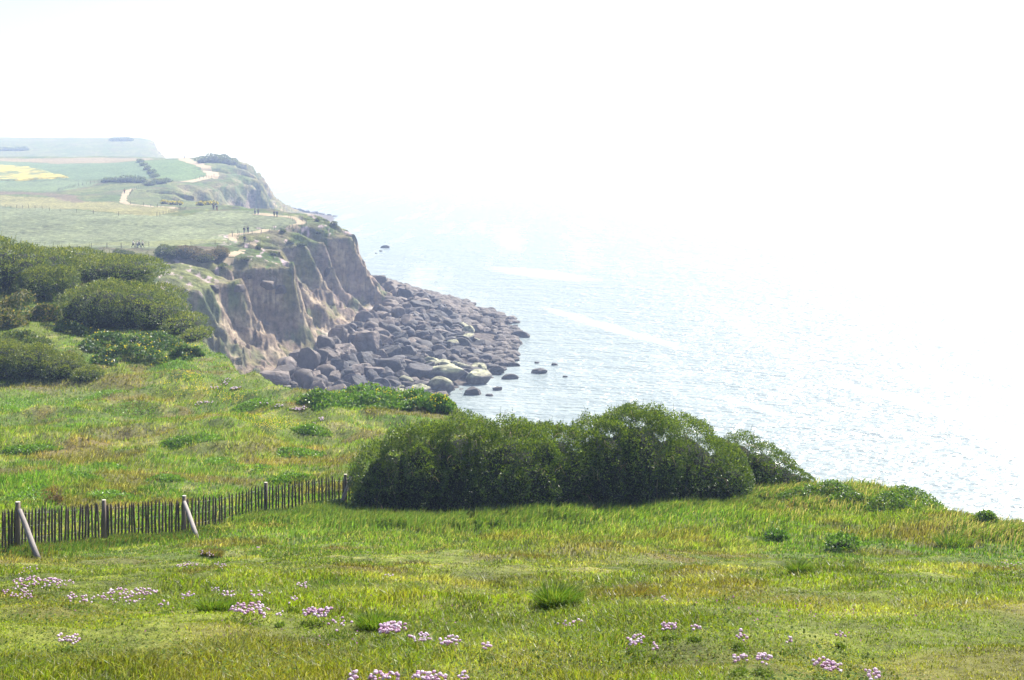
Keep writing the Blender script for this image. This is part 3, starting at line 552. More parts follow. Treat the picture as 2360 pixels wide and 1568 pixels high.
# low clover and plantain leaves between the blades
n = 90000; d = np.exp(rng.uniform(math.log(6.2), math.log(40), n)); x = rng.uniform(-.42, .42, n) * (d + 1.5); k = (x < XT0(d)) & (fbm(x / 1.7, d / 1.7, 3, 431) > .44); x, d = x[k], d[k]; n = len(x)
P = np.stack([x, d, H(x, d) + CZ + rng.uniform(.01, .09, n)], 1); D_ = unit(rng.normal(size=(n, 3)) * (1, 1, .35)); S_ = unit(np.cross(D_, rand_unit(n) * .4 + np.array((0, 0, 1.))))
c = mix(np.broadcast_to(np.array((.075, .135, .025)), (n, 3)), np.array((.17, .2, .04)), rng.random(n)) * rng.uniform(.7, 1.3, (n, 1)); L_ = np.maximum(.018, d * .0009) * rng.uniform(.7, 1.6, n)
tag(link('clover_leaves', leafmesh('clover_leaves', P, D_, S_, L_, L_ * .75, c, M['clover'])), 'small clover leaves carpeting the foreground turf', 'ground cover', kind='stuff')
# ------------------------------------------------------------------ broad-leaved ground cover and yellow flowers
def leafpatch(name, spots, n, L, cols, label, flowers=0, hgt=.45, cat='ground cover', fcol=(.75, .62, .03), dark=.3):
    xs, ys, fo = [], [], []
    for (u, v, w, h) in spots:
        p = at(u, v); q = at(u, v - h * .5); r = at(u, v + h * .5); rx = w * .5 / F * p.y; ry = min(max(.5, abs(q.y - r.y) * .5), rx * 1.3)
        k = n // len(spots); a = rng.uniform(0, 6.28, k); rr = np.sqrt(rng.random(k)) * (.75 + .5 * fbm(np.cos(a) * 1.5 + u, np.sin(a) * 1.5, 2, 445)); fo.append(1.05 - np.clip(rr, 0, 1) ** 2); xs.append(p.x + rx * rr * np.cos(a)); ys.append(p.y + ry * rr * np.sin(a))
    x = np.concatenate(xs); d = np.concatenate(ys); kk0 = x < XT0(d) + rib(x, d) + 1.0; x, d = x[kk0], d[kk0]; kk1 = fbm(x / 1.3, d / 1.6, 3, 441) > .40; x, d = x[kk1], d[kk1]; n = len(x); fo_ = np.concatenate(fo)
    mound = hgt * (.25 + 1.3 * fbm(x / 1.6, d / 1.6, 3, 443)); z = H(x, d) + CZ + mound * fo_[kk0][kk1] * (1 - rng.random(n) ** 2 * .75)
    P = np.stack([x, d, z], 1); D_ = unit(rng.normal(size=(n, 3)) + np.array((0, -.2, .35))); S_ = unit(np.cross(D_, rand_unit(n)))
    LL_ = L * rng.uniform(.6, 1.4, n); c = np.array(cols)[rng.integers(0, len(cols), n)] * rng.uniform(.65, 1.35, (n, 1))
    o = link(name, leafmesh(name, P, D_, S_, LL_, LL_ * .6, c, M['leaf'])); tag(o, label, cat, kind='stuff')
    if flowers:
        f = rng.integers(0, n, flowers); f = f[fbm(x[f] / 2.2, d[f] / 2.2, 2, 447) > .47]; Pf = np.stack([x[f], d[f], H(x[f], d[f]) + CZ + mound[f] * fo_[kk0][kk1][f] + rng.uniform(.03, .28, len(f))], 1)
        m = len(f); D2 = unit(rng.normal(size=(m, 3)) + (0, 0, .5)); s2 = np.full(m, L * .6) * rng.uniform(.6, 1.2, m)
        o2 = link('yellow_flowers', leafmesh('yellow_flowers', Pf - D2 * s2[:, None] * .5, D2, unit(np.cross(D2, rand_unit(m))), s2, s2 * .9, np.array(fcol) * rng.uniform(.8, 1.15, (m, 1)), M['petal']), o); o2['kind'] = 'stuff'
    return o
G1 = [(.06, .14, .02), (.09, .18, .03), (.045, .10, .018), (.12, .2, .04), (.05, .11, .035)]
leafpatch('leafy_plants', [(330, 400, 60, 14), (375, 398, 80, 18), (420, 402, 60, 16), (360, 405, 100, 12), (440, 409, 30, 10)], 22000, .17, [(.09, .2, .03), (.13, .25, .04), (.06, .14, .022), (.16, .26, .05)], 'broad-leaved green plants with yellow flowers on the cliff edge left of the big bush', 420, .5)
leafpatch('leafy_plants', [(110, 345, 60, 16), (155, 347, 60, 18), (185, 357, 36, 14), (130, 357, 80, 14), (75, 335, 40, 8)], 20000, .2, [(.055, .12, .03), (.09, .17, .045), (.04, .09, .02), (.14, .19, .07)], 'silvery green leafy plants with yellow flowers below the wind-shorn bushes', 380, .8)
leafpatch('bramble_bank', [(20, 313, 70, 26), (45, 318, 30, 20), (5, 325, 40, 16)], 16000, .2, [(.20, .19, .06), (.09, .13, .03), (.05, .09, .02), (.26, .22, .09)], 'mottled yellowish bramble leaves left of the dark wind-shorn bush', 0, 1.2)
leafpatch('leafy_plants', [(915, 502, 60, 12), (890, 508, 50, 12), (945, 510, 40, 12), (800, 500, 60, 10), (850, 503, 60, 10), (830, 494, 50, 8), (985, 527, 30, 8)], 14000, .085, [(.10, .19, .03), (.14, .23, .045), (.07, .14, .025)], 'low green leaves among pale grass on the right cliff edge', 0, .38)
leafpatch('nettle_patch', [(40, 487, 80, 14), (25, 500, 60, 10), (75, 480, 60, 10), (110, 470, 40, 8), (20, 408, 60, 8), (95, 398, 50, 8), (60, 402, 60, 7), (170, 369, 40, 7), (65, 430, 25, 7), (86, 437, 22, 5), (215, 465, 50, 8), (165, 480, 40, 8), (250, 470, 60, 8), (130, 415, 60, 8), (215, 440, 50, 8), (300, 455, 50, 8), (30, 450, 60, 8), (180, 445, 40, 7), (250, 405, 40, 6), (310, 430, 40, 7), (120, 500, 70, 8), (290, 480, 50, 8)], 40000, .085, [(.13, .27, .025), (.18, .33, .035), (.10, .2, .025)], 'bright green leafy weeds in patches on the slope behind the fence', 0, .2)
leafpatch('fence_weeds', [(305, 517, 90, 9), (330, 510, 50, 8), (275, 522, 40, 7)], 6000, .055, [(.05, .11, .025), (.10, .16, .05), (.035, .08, .02)], 'leafy weeds along the fence near the big bush', 0, .35)
leafpatch('low_scrub', [(40, 300, 110, 30), (120, 312, 120, 26), (172, 330, 40, 14), (20, 345, 60, 16)], 26000, .17, [(.075, .125, .022), (.105, .15, .03), (.05, .09, .016), (.15, .17, .04)], 'low wind-clipped scrub covering the left slope between the bushes', 0, .9, 'scrub')
def flowerdots(name, spots, n, size, col, label, hz=(.05, .2)):
    xs, ys = [], []
    for (u, v, w, h) in spots:
        p = at(u, v); q = at(u, v - h * .5); r = at(u, v + h * .5); k = n // len(spots); xs.append(p.x + rng.normal(0, w * .35 / F * p.y, k)); ys.append(p.y + rng.normal(0, min(abs(q.y - r.y), w / F * p.y) * .3, k))
    x = np.concatenate(xs); d = np.concatenate(ys); k = (x < XT0(d) + .5) & (fbm(x / 1.1, d / 1.4, 2, 451) > .46); x, d = x[k], d[k]; n = len(x)
    P = np.stack([x, d, H(x, d) + CZ + rng.uniform(*hz, n)], 1); D_ = unit(rng.normal(size=(n, 3)) + (0, -.3, .6)); s = np.maximum(size, d * .0006) * rng.uniform(.6, 1.3, n)
    tag(link(name, leafmesh(name, P, D_, unit(np.cross(D_, rand_unit(n))), s, s, np.array(col) * rng.uniform(.75, 1.15, (n, 1)), M['petal'])), label, 'flowers', kind='stuff')
flowerdots('yellow_flowers', [(195, 382, 50, 12), (205, 392, 60, 10), (260, 418, 40, 8), (282, 424, 34, 8), (315, 402, 30, 6), (270, 428, 40, 6), (180, 375, 24, 6), (235, 400, 60, 10)], 2200, .04, (.85, .66, .03), 'scattered yellow flowers on the slope below the leafy plants')
flowerdots('yellow_flowers', [(60, 255, 20, 3), (60, 265, 30, 3)], 60, .2, (.7, .55, .05), 'yellow blossom on the scrub at the left skyline bank')
flowerdots('clover_flowers', [(600, 600, 500, 60), (800, 620, 300, 60), (500, 640, 500, 40)], 800, .012, (.42, .16, .38), 'tiny purple clover flowers dotted through the foreground turf', (.04, .1))

# ------------------------------------------------------------------ bushes
def bush(name, label, blobs, nleaf, leaf, cols, cat='bush', group=None, shoots=0, twigs=0, lump=.24, topcol=None, core=.68, near=True, base=None, subf=(.2, .46), subp=(.76, .92)):
    """blobs: x, y, z, rx, ry, rz; leaf-sized faces through an outer shell, twigs and added dark cores inside"""
    B = np.array(blobs, float); sub = []
    for b in B:
        for _ in range(10):
            q = rand_unit(1)[0]; q[2] = abs(q[2]) * .8; q[1] = -abs(q[1]) if random.random() < .6 else q[1]; f = random.uniform(*subf); sub.append(np.concatenate([b[:3] + unit(q) * b[3:] * random.uniform(*subp), b[3:] * np.array((f, f, f * 1.05))]))
    nB = len(B); B = np.concatenate([B, np.array(sub)]); ar = (B[:, 3] * B[:, 4] + B[:, 3] * B[:, 5] + B[:, 4] * B[:, 5]); k = rng.choice(len(B), nleaf, p=ar / ar.sum())
    U = rand_unit(nleaf); U[:, 2] = np.where(U[:, 2] < -.72, -U[:, 2], U[:, 2])
    C3 = B[k, :3]; Rr = B[k, 3:]
    lumpn = fbm(U[:, 0] * 2.6 + k * 3.1, U[:, 1] * 2.6 + U[:, 2] * 2.2, 3, 461) - .5; fine = fbm(U[:, 0] * 9 + k, U[:, 1] * 9 + U[:, 2] * 8, 2, 463) - .5
    depth = rng.exponential(.085, nleaf); P = C3 + U * Rr * (1 + lump * 1.6 * lumpn + lump * .9 * fine - depth + .03)[:, None]
    keep = P[:, 2] > H(P[:, 0], P[:, 1]) + CZ - .02
    for b in B:
        q = (((P - b[:3]) / b[3:]) ** 2).sum(1); keep &= ~(q < .55)
    P, U, lumpn, fine, depth = P[keep], U[keep], lumpn[keep], fine[keep], depth[keep]; n = len(P)
    D_ = unit(U * .8 + rand_unit(n) * .9 + np.array((.15, 0, .35))); S_ = unit(np.cross(D_, rand_unit(n) + U * .5)); Ls = leaf * rng.uniform(.6, 1.5, n)
    c = np.array(cols)[rng.integers(0, len(cols), n)] * rng.uniform(.65, 1.4, (n, 1))
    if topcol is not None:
        kk = np.clip(U[:, 2] * 1.1 + fine * .8, 0, 1) * (rng.random(n) < .5); c = mix(c, np.array(topcol) * rng.uniform(.7, 1.3, (n, 1)), kk)  # upward leaves lightened: yellow-green tips with the sunlit top painted in
    cx, cy = B[:, 0].mean(), B[:, 1].mean(); root = empty(name, (cx, cy, gz(cx, cy))); tag(root, label, cat, group); org = np.array(root.location)
    Pl, Dl, Sl, Ll, cl = [P], [D_], [S_], [Ls], [c]; mb = MB()
    if shoots:
        idx = rng.choice(np.nonzero(U[:, 2] > .25)[0], shoots); ns = 9
        for i in idx:
            dr = unit(U[i] * .5 + np.array((.1, 0, 1.)) + rng.normal(0, .25, 3)); ln = rng.uniform(.15, .5) * leaf * 11
            t_ = np.linspace(0, 1, ns)[:, None]; Q = P[i] + dr * ln * t_; Pl.append(Q); Dl.append(unit(dr * .7 + rand_unit(ns))); Sl.append(unit(np.cross(Dl[-1], rand_unit(ns)))); Ll.append(np.full(ns, leaf * .85) * (1.1 - .5 * t_[:, 0])); cl.append(np.array(cols[0]) * rng.uniform(.9, 1.7, (ns, 1)))
            mb.tube([Vector(P[i] - dr * .3 - org), Vector(Q[-1] - org)], [leaf * .09, leaf * .04], 3, (.10, .075, .045), False)
    me = leafmesh('foliage', np.concatenate(Pl) - org, np.concatenate(Dl), np.concatenate(Sl), np.concatenate(Ll), np.concatenate(Ll) * .46, np.concatenate(cl), M['leaf']); link('foliage', me, root)
    for _ in range(twigs):
        i = rng.integers(0, n)
        if U[i, 1] > .1: continue
        p = Vector(P[i] - org); d0 = Vector(unit(U[i] * .6 + rand_unit(1)[0] * .6 + np.array((0, -.3, .3)))); ln = random.uniform(.3, .9); cc = random.choice([(.30, .22, .14), (.22, .16, .1), (.36, .28, .19)])
        mb.tube([p - d0 * .2, p + d0 * ln * .5, p + d0 * ln * .8 + Vector((random.uniform(-.1, .1), 0, -ln * .25)), p + d0 * ln + Vector((random.uniform(-.15, .15), -.05, -ln * .6))], [.008, .007, .006, .003], 3, cc, False)
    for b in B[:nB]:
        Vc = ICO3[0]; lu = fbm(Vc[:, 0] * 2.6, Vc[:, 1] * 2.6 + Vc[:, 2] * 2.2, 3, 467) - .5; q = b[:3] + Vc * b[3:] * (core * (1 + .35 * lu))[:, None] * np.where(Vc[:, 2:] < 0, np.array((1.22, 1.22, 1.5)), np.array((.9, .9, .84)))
        q[:, 2] = np.maximum(q[:, 2], H(q[:, 0], q[:, 1]) + CZ - .3); mb.add(q - org, ICO3[1], (.016, .021, .010))  # added solid core, dark so it blocks light behind the leaf shell
    link('added_core_and_twigs', mb.mesh('added_core_and_twigs', M['core'], True), root); return root
def blob(u, vbase, wpx, hpx, ry=None, dy=0., dmin=None):
    """one swelling of a bush standing on the ground at a place of the photograph"""
    p = at(u, vbase) if dmin is None else at_far(u, vbase, dmin); y = p.y + dy; s = y / F; rx = wpx * s / 2; h = hpx * s; ry = ry or rx; x = p.x * y / p.y
    return (x, y + ry * .6, gz(x, y + ry * .6) + h * .42, rx, ry, h * .58)
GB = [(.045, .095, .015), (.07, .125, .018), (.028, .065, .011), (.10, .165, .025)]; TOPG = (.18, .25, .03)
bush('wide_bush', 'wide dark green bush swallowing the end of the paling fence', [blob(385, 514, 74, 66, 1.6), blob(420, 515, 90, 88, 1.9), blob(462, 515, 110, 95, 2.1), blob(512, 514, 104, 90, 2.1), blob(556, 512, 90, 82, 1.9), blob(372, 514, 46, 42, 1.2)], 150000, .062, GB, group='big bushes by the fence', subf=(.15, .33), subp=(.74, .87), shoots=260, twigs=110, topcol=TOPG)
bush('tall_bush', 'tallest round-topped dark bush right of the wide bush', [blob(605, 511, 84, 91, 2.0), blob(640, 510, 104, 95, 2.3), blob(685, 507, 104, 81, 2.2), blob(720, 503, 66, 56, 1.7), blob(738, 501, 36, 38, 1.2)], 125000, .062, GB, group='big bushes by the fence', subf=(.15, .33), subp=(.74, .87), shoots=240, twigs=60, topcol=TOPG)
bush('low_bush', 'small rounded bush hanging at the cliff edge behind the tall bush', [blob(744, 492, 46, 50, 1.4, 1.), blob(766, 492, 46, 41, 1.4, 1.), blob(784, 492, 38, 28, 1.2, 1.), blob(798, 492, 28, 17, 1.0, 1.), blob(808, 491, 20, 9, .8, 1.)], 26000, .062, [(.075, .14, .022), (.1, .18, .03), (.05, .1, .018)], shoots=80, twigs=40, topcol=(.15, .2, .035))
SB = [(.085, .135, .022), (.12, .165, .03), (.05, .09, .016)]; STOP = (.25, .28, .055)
GS = 'wind-shorn bushes on the left slope'
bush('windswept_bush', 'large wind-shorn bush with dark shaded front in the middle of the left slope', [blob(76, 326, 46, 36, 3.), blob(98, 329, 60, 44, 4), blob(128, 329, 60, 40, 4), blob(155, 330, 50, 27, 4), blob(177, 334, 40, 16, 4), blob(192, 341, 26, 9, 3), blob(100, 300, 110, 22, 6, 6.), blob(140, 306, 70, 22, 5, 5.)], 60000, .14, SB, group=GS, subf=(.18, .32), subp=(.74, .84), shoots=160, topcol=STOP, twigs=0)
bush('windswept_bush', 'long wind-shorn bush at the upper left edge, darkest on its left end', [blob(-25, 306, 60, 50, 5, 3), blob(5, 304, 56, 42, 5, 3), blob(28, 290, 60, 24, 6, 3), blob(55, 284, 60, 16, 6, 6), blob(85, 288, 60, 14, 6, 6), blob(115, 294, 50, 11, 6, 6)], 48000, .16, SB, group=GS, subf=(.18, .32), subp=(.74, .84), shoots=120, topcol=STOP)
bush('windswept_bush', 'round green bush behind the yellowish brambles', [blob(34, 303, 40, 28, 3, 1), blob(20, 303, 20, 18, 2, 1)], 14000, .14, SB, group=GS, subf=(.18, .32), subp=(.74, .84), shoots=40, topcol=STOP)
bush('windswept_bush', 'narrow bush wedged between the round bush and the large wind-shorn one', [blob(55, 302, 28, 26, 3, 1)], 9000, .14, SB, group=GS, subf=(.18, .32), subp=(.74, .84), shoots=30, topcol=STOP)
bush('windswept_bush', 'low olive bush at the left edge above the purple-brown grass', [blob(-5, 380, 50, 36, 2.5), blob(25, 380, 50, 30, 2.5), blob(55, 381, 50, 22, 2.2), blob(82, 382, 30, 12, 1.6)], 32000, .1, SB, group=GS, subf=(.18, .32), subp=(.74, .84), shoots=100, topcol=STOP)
for (u, v, w_, h_, lb) in [(844, 551, 30, 17, 'leafy green plant standing alone in the grass at the right'), (948, 507, 9, 10, 'dark little sprig at the right cliff edge'), (52, 503, 14, 5, 'brown tuft-like plant behind the fence'), (778, 540, 20, 8, 'leafy low plant left of the lone green one')]:
    bush('leafy_plant', lb, [blob(u, v, w_, h_ * .8, .35), blob(u + w_ * .2, v, w_ * .6, h_ * .7, .3), blob(u - w_ * .25, v, w_ * .5, h_ * .6, .3)], 1100, .085, [(.09, .2, .025), (.14, .27, .04), (.06, .13, .02)] if 'brown' not in lb else [(.16, .1, .05), (.12, .1, .04)], cat='plant', group='small plants in the meadow', core=.3, shoots=14)
def tussock(u, v, wpx, hpx, cols, label, n=900):
    n = int(n * .6); p = at(u, v); s = p.y / F; rx = wpx * s / 2; h = hpx * s; r = np.sqrt(rng.random(n)) * rx; a = rng.uniform(0, 6.28, n)
    x = r * np.cos(a); y = r * np.sin(a) * .8; z = H(p.x + x, p.y + y) + CZ - p.z; out = np.stack([x, y, 0 * x], 1) / rx
    az = rng.uniform(0, 6.28, n); ln = h * rng.uniform(.6, 1.3, n); dr = unit(np.array((0, 0, 1.)) + out * .7 + np.stack([np.cos(az), np.sin(az), 0 * az], 1) * .3); S = np.stack([np.cos(az), np.sin(az) * .4, 0 * az], 1) * max(.003, .0003 * p.y)
    P = np.stack([x, y, z], 1); m1 = P + dr * (ln * .6)[:, None]; tip = m1 + unit(dr + out * .8 + np.array((.35, 0, -.25))) * (ln * .5)[:, None]
    V = np.stack([P - S, P + S, m1 - S * .8, m1 + S * .8, tip], 1).reshape(-1, 3); b = np.arange(n)[:, None] * 5; loops = np.concatenate([b + np.array([[0, 1, 3, 2]]), b + np.array([[2, 3, 4]])], 1).reshape(-1)
    col = np.array(cols)[rng.integers(0, len(cols), n)] * rng.uniform(.6, 1.3, (n, 1)); o = link('grass_tussock', npmesh('grass_tussock', V, loops, np.tile([4, 3], n), M['grass'], np.repeat(col, 5, 0))); o.location = p
    return tag(o, label, 'tussock', 'grass tussocks in the meadow')
DG = [(.06, .12, .02), (.09, .165, .025), (.13, .19, .03), (.17, .2, .05)]; BG = [(.17, .13, .05), (.13, .15, .035), (.2, .15, .07)]
tussock(560, 606, 40, 20, DG, 'dark green grass tussock alone in the centre of the meadow', 1500)
tussock(380, 628, 44, 14, DG, 'dark green tussock beside the deepest pink thrift clump', 1400); tussock(640, 600, 22, 12, BG, 'small brownish tussock right of the dark green one'); tussock(212, 556, 20, 7, BG, 'brown tussock among the thrift below the second brace')
tussock(955, 546, 34, 14, DG, 'dark tussock near the right edge of the meadow', 500); tussock(330, 590, 34, 10, DG, 'low dark leafy tussock above the middle thrift'); tussock(215, 612, 30, 14, DG, 'green tussock left of the long thrift clump'); tussock(800, 575, 16, 14, DG, 'small upright tussock below the lone leafy plant')
# ------------------------------------------------------------------ thrift: clumps of pink flower heads
HEADS = []
for cA in [(.72, .50, .66), (.80, .64, .76), (.60, .38, .54), (.86, .75, .83)]:
    V = ICO2[0].copy(); V *= (1 + .22 * (rng.random((len(V), 1)) - .5)); V[:, 2] *= .78; cc = np.array(cA) * rng.uniform(.75, 1.2, (len(V), 1)); cc[V[:, 2] < -.35] = (.30, .16, .13)
    HEADS.append(npmesh('flower_head', V, [i for f in ICO2[1] for i in f], [3] * len(ICO2[1]), M['petal'], cc, False))
THRIFT = [(0, 105, 1341, 120, 34, 'large pink', 100), (0, 42, 1366, 76, 14, 'long pale pink', 40), (0, 295, 1368, 132, 34, 'widest pink', 100), (0, 182, 1382, 60, 10, 'thin pink', 22), (0, 486, 1271, 46, 12, 'upper pale', 22), (0, 432, 1301, 52, 18, 'pale', 26), (0, 506, 1306, 28, 10, 'small pale', 12),
          (0, 432, 1373, 34, 12, 'small pink', 18), (0, 492, 1359, 30, 9, 'sparse', 8), (0, 526, 1371, 32, 12, 'small round', 16), (0, 604, 1371, 50, 10, 'sparse long', 14), (0, 697, 1351, 32, 9, 'small neat', 14), (0, 572, 1404, 92, 16, 'long pink', 60), (0, 726, 1412, 84, 18, 'dense pink', 60), (0, 676, 1384, 24, 8, 'tiny upper', 7), (0, 161, 1471, 66, 18, 'pale foreground', 26),
          (0, 905, 1444, 64, 30, 'deep pink', 85), (0, 968, 1470, 50, 18, 'pale spreading', 26), (0, 1036, 1477, 50, 16, 'pink', 30), (0, 1122, 1488, 34, 10, 'tiny scattered', 8), (0, 895, 1326, 24, 8, 'tiny lone', 8), (0, 1316, 1435, 66, 12, 'thin scattered', 14), (0, 1546, 1442, 44, 14, 'bright', 26), (0, 1600, 1445, 30, 8, 'small pale', 8),
          (0, 1465, 1476, 44, 12, 'pale', 20), (0, 1508, 1489, 20, 6, 'tiny lower', 5), (0, 1706, 1465, 36, 18, 'loose', 14), (0, 1818, 1474, 18, 8, 'tiny', 6), (0, 1937, 1459, 20, 6, 'tiny rightmost', 6), (0, 1705, 1516, 34, 14, 'loose pale', 12), (0, 1762, 1518, 40, 14, 'pale', 18), (0, 1906, 1531, 66, 20, 'dense pale', 46), (0, 2010, 1558, 44, 12, 'pale', 14),
          (0, 816, 1558, 26, 12, 'small corner', 14), (0, 886, 1557, 70, 16, 'bottom-edge', 36), (0, 988, 1559, 90, 16, 'wide bottom-edge', 44), (0, 1070, 1556, 36, 12, 'loose bottom-edge', 10), (0, 1530, 1383, 18, 6, 'tiny upper', 5), (0, 2330, 1297, 40, 8, 'sparse', 9), (0, 645, 1416, 20, 8, 'tiny lower', 5), (0, 55, 1316, 60, 12, 'sparse pale', 12), (0, 596, 1262, 14, 7, 'tiny', 5), (0, 376, 1393, 24, 8, 'sparse', 8), (0, 782, 1437, 60, 14, 'faded', 12),
          (1, 545, 895, 30, 6, 'white-pink', 16), (1, 518, 876, 28, 10, 'pale', 14), (1, 467, 929, 48, 7, 'thin pale', 20), (1, 682, 943, 50, 8, 'longest pale', 20), (1, 733, 969, 34, 8, 'pale, nearest the bush,', 14), (1, 608, 930, 22, 6, 'small sparse', 8), (1, 500, 893, 30, 6, 'sparse', 8), (1, 640, 936, 24, 6, 'sparse pale', 8)]
def thrift(i, far, u2, v2, w2, h2, adj, nh):
    u, v, wp, hp = u2 / 2.304, v2 / 2.304, w2 / 2.304, h2 / 2.304; p = at(u, v); p = at(u, v + .10 * F / p.y); s = p.y / F; q = at(u, v + hp * .4); q2 = at(u, v - hp * .4); rx = wp * s * .5; ry = max(.06, abs(q.y - q2.y) * .5); ry = min(ry, rx * 2.2)
    if far: where = 'on the slope behind the fence' if u2 < 600 else 'on the slope left of the big bush'
    else:
        where = 'in the grass '
        where += ('just below the fence' if v2 < 1320 and u2 < 620 else 'at the bottom edge of the meadow' if v2 > 1545 else 'near the left edge of the meadow' if u2 < 380 else 'left of the meadow centre' if u2 < 800 else 'in the middle of the meadow' if u2 < 1200 else 'right of the meadow centre' if u2 < 1660 else 'near the right side of the meadow')
    hs = max(.0098, .00054 * p.y); n = 160; a = rng.uniform(0, 6.28, n); r = np.sqrt(rng.random(n)); x = rx * r * np.cos(a); y = ry * r * np.sin(a); z = H(p.x + x, p.y + y) + CZ - p.z
    P = np.stack([x, y, z], 1); D_ = unit(rng.normal(size=(n, 3)) * .6 + (0, 0, 1)); ln = np.full(n, .03 if not far else .08)
    root = link('thrift_clump', leafmesh('thrift_clump', P, D_, unit(np.cross(D_, rand_unit(n))), ln, ln * .12 + .0004 * p.y, np.array((.12, .19, .035)) * rng.uniform(.6, 1.3, (n, 1)), M['leaf'])); root.location = p
    tag(root, f'{adj} thrift clump {where}', 'flowers', 'clumps of pink thrift')
    cs = rng.uniform(-1, 1, (3, 2)) * .5
    for k in range(nh):
        for _ in range(6):
            aa = random.uniform(0, 6.28); rr = math.sqrt(random.random()); dx, dy = rx * rr * math.cos(aa), ry * rr * math.sin(aa)
            if min(((dx / rx - c0) ** 2 + (dy / ry - c1) ** 2) for c0, c1 in cs) < random.uniform(.2, 1.3): break
        h = link('flower_head', random.choice(HEADS if nh > 30 else HEADS[:2] + HEADS[3:] if not far else HEADS[1::2]), root)
        h.location = (dx, dy, gz(p.x + dx, p.y + dy) - p.z + random.uniform(.07, .115)); sz = hs * (1.18 if nh > 50 else 1.) * random.uniform(.75, 1.2); h.scale = (sz, sz, sz); h.rotation_euler = (random.uniform(-.4, .4), random.uniform(-.4, .4), random.uniform(0, 6))
for i, a in enumerate(THRIFT): thrift(i, *a)

# ------------------------------------------------------------------ chestnut paling fence
FB = [(-22, 556), (0, 552.5), (19.5, 549), (62, 543), (105, 539.5), (145, 537), (183.6, 534), (225, 526), (266, 516), (310, 510), (347, 505), (362, 502)]
us = np.array([a for a, b in FB]); vs = np.array([b for a, b in FB])
def fpt(u): return at(u, float(np.interp(u, us, vs)))
fence = empty('paling_fence', fpt(105)); tag(fence, 'chestnut paling fence of thin wired pickets running left from the wide bush', 'fence'); fo = Vector(fence.location)
UP = np.linspace(-8, 349, 108); tops = []; pick = []
for i, u in enumerate(UP):
    p = fpt(u + random.uniform(-.6, .6)); p.z -= .03; h = random.uniform(1.02, 1.1) * (1 - .04 * abs(math.sin(i * .2))); lean = Vector((random.gauss(0, .018), random.gauss(0, .015), 1)); r = random.uniform(.025, .033)
    mb = MB(); b = p - fo; bend = Vector((random.gauss(0, .008), random.gauss(0, .006), 0)); mb.tube([b, b + lean * h * .5 + bend, b + lean * (h - .09), b + lean * h], [r, r * 1.02, r * .9, r * .2], 5, (1, 1, 1)); pick.append((i, mb)); tops.append((b, lean, h))
extra = MB()
for i, mb in pick:
    if 4 <= i < 104: link('picket', mb.mesh('picket', M['bark'], False), fence)
    else: extra.add(mb.v, mb.f, (1, 1, 1))
o = link('pickets', extra.mesh('pickets', M['bark'], False), fence); o['kind'] = 'stuff'
for hh in (.28, .58, .9):
    mb = MB(); pts = [b + l * hh + Vector((0, -.022 if i % 2 else .0, random.uniform(-.008, .008))) for i, (b, l, h) in enumerate(tops)]; mb.tube(pts, [.003] * len(pts), 4); link('wire', mb.mesh('wire', M['wire']), fence)
for u, hgt, r in [(19.5, 1.14, .062), (105, 1.1, .062), (183.6, 1.12, .062), (266, 1.1, .062), (346, 1.05, .06)]:
    p = fpt(u) - fo; mb = MB(); y0 = Vector((0, -.10, 0)); ln = Vector((random.gauss(0, .02), .01, 1))
    mb.tube([p + y0 - Vector((0, 0, .1)), p + y0 + ln * hgt * .5, p + y0 + ln * hgt], [r * 1.06, r, r * .96], 12); po = link('post', mb.mesh('post', M['post']), fence)
    m2 = MB(); m2.tube([p + y0 + ln * (hgt + .003), p + y0 + ln * (hgt + .012)], [r * .95, r * .9], 12); link('sawn_top', m2.mesh('sawn_top', M['cut'], False), po)
for (u0, v0, u1, v1, hb) in [(19.5, 549, 38, 559, .96), (183.6, 534, 197, 537.5, .95), (349, 505, 340, 507, 1.02)]:
    a = fpt(u0) + Vector((.06 if u1 > u0 else .1, -.16, hb)); b = at(u1, v1); mb = MB(); dr = (a - b); mb.tube([b - dr * .05 - fo, b + dr * .3 - fo, b + dr * .7 - fo + Vector((.008, 0, 0)), a - fo, a - fo + dr.normalized() * .02], [.066, .064, .06, .055, .045], 10); link('brace', mb.mesh('brace', M['brace']), fence)
# ------------------------------------------------------------------ scrub, hedges and thickets on the plateau
FG = [(.07, .10, .035), (.095, .12, .045), (.055, .08, .03)]; FT = (.13, .15, .055)
def scrub(uvs, vb, hpx, label, n=1500, cols=FG, top=FT, ry=2., group='scrub on the plateau', name='scrub_bush', leaf=None, dm=235):
    bl = [blob(u, v, w, h * .75, ry, 0, dm) for u, v, w, h in uvs]; d = bl[0][1]
    return bush(name, label, bl, n, leaf or d * .0011, cols, group=group, topcol=top, core=.85, lump=.2)
scrub([(97, 259, 14, 8), (105, 260, 12, 6)], 0, 0, 'dark scrub filling the left hollow of the bank')
scrub([(117, 259, 12, 9), (126, 259, 14, 8)], 0, 0, 'dark scrub in the hollow just left of the four walkers')
scrub([(162, 258, 16, 15), (170, 259, 14, 13)], 0, 0, 'dark rounded bush below the right-hand walker of the four', 2600, ry=3)
scrub([(184, 260, 24, 13), (202, 261, 26, 13), (218, 262, 18, 12)], 0, 0, 'purplish brown scrub bank left of the eroded footpath', 4000, [(.13, .10, .075), (.10, .09, .05), (.15, .11, .09)], (.15, .13, .09), 3)
scrub([(62, 262, 18, 6), (75, 262, 16, 6)], 0, 0, 'grey-green scrub on the bank nearest the left bushes')
scrub([(203, 266, 15, 6)], 0, 0, 'low green hummock of scrub left of the footpath mouth', 900)
scrub([(144, 262, 8, 3)], 0, 0, 'tiny dark scrub below the two hollows', 500)
scrub([(222, 267, 6, 5)], 0, 0, 'small dark bush on the cliff lip beside the footpath', 500)
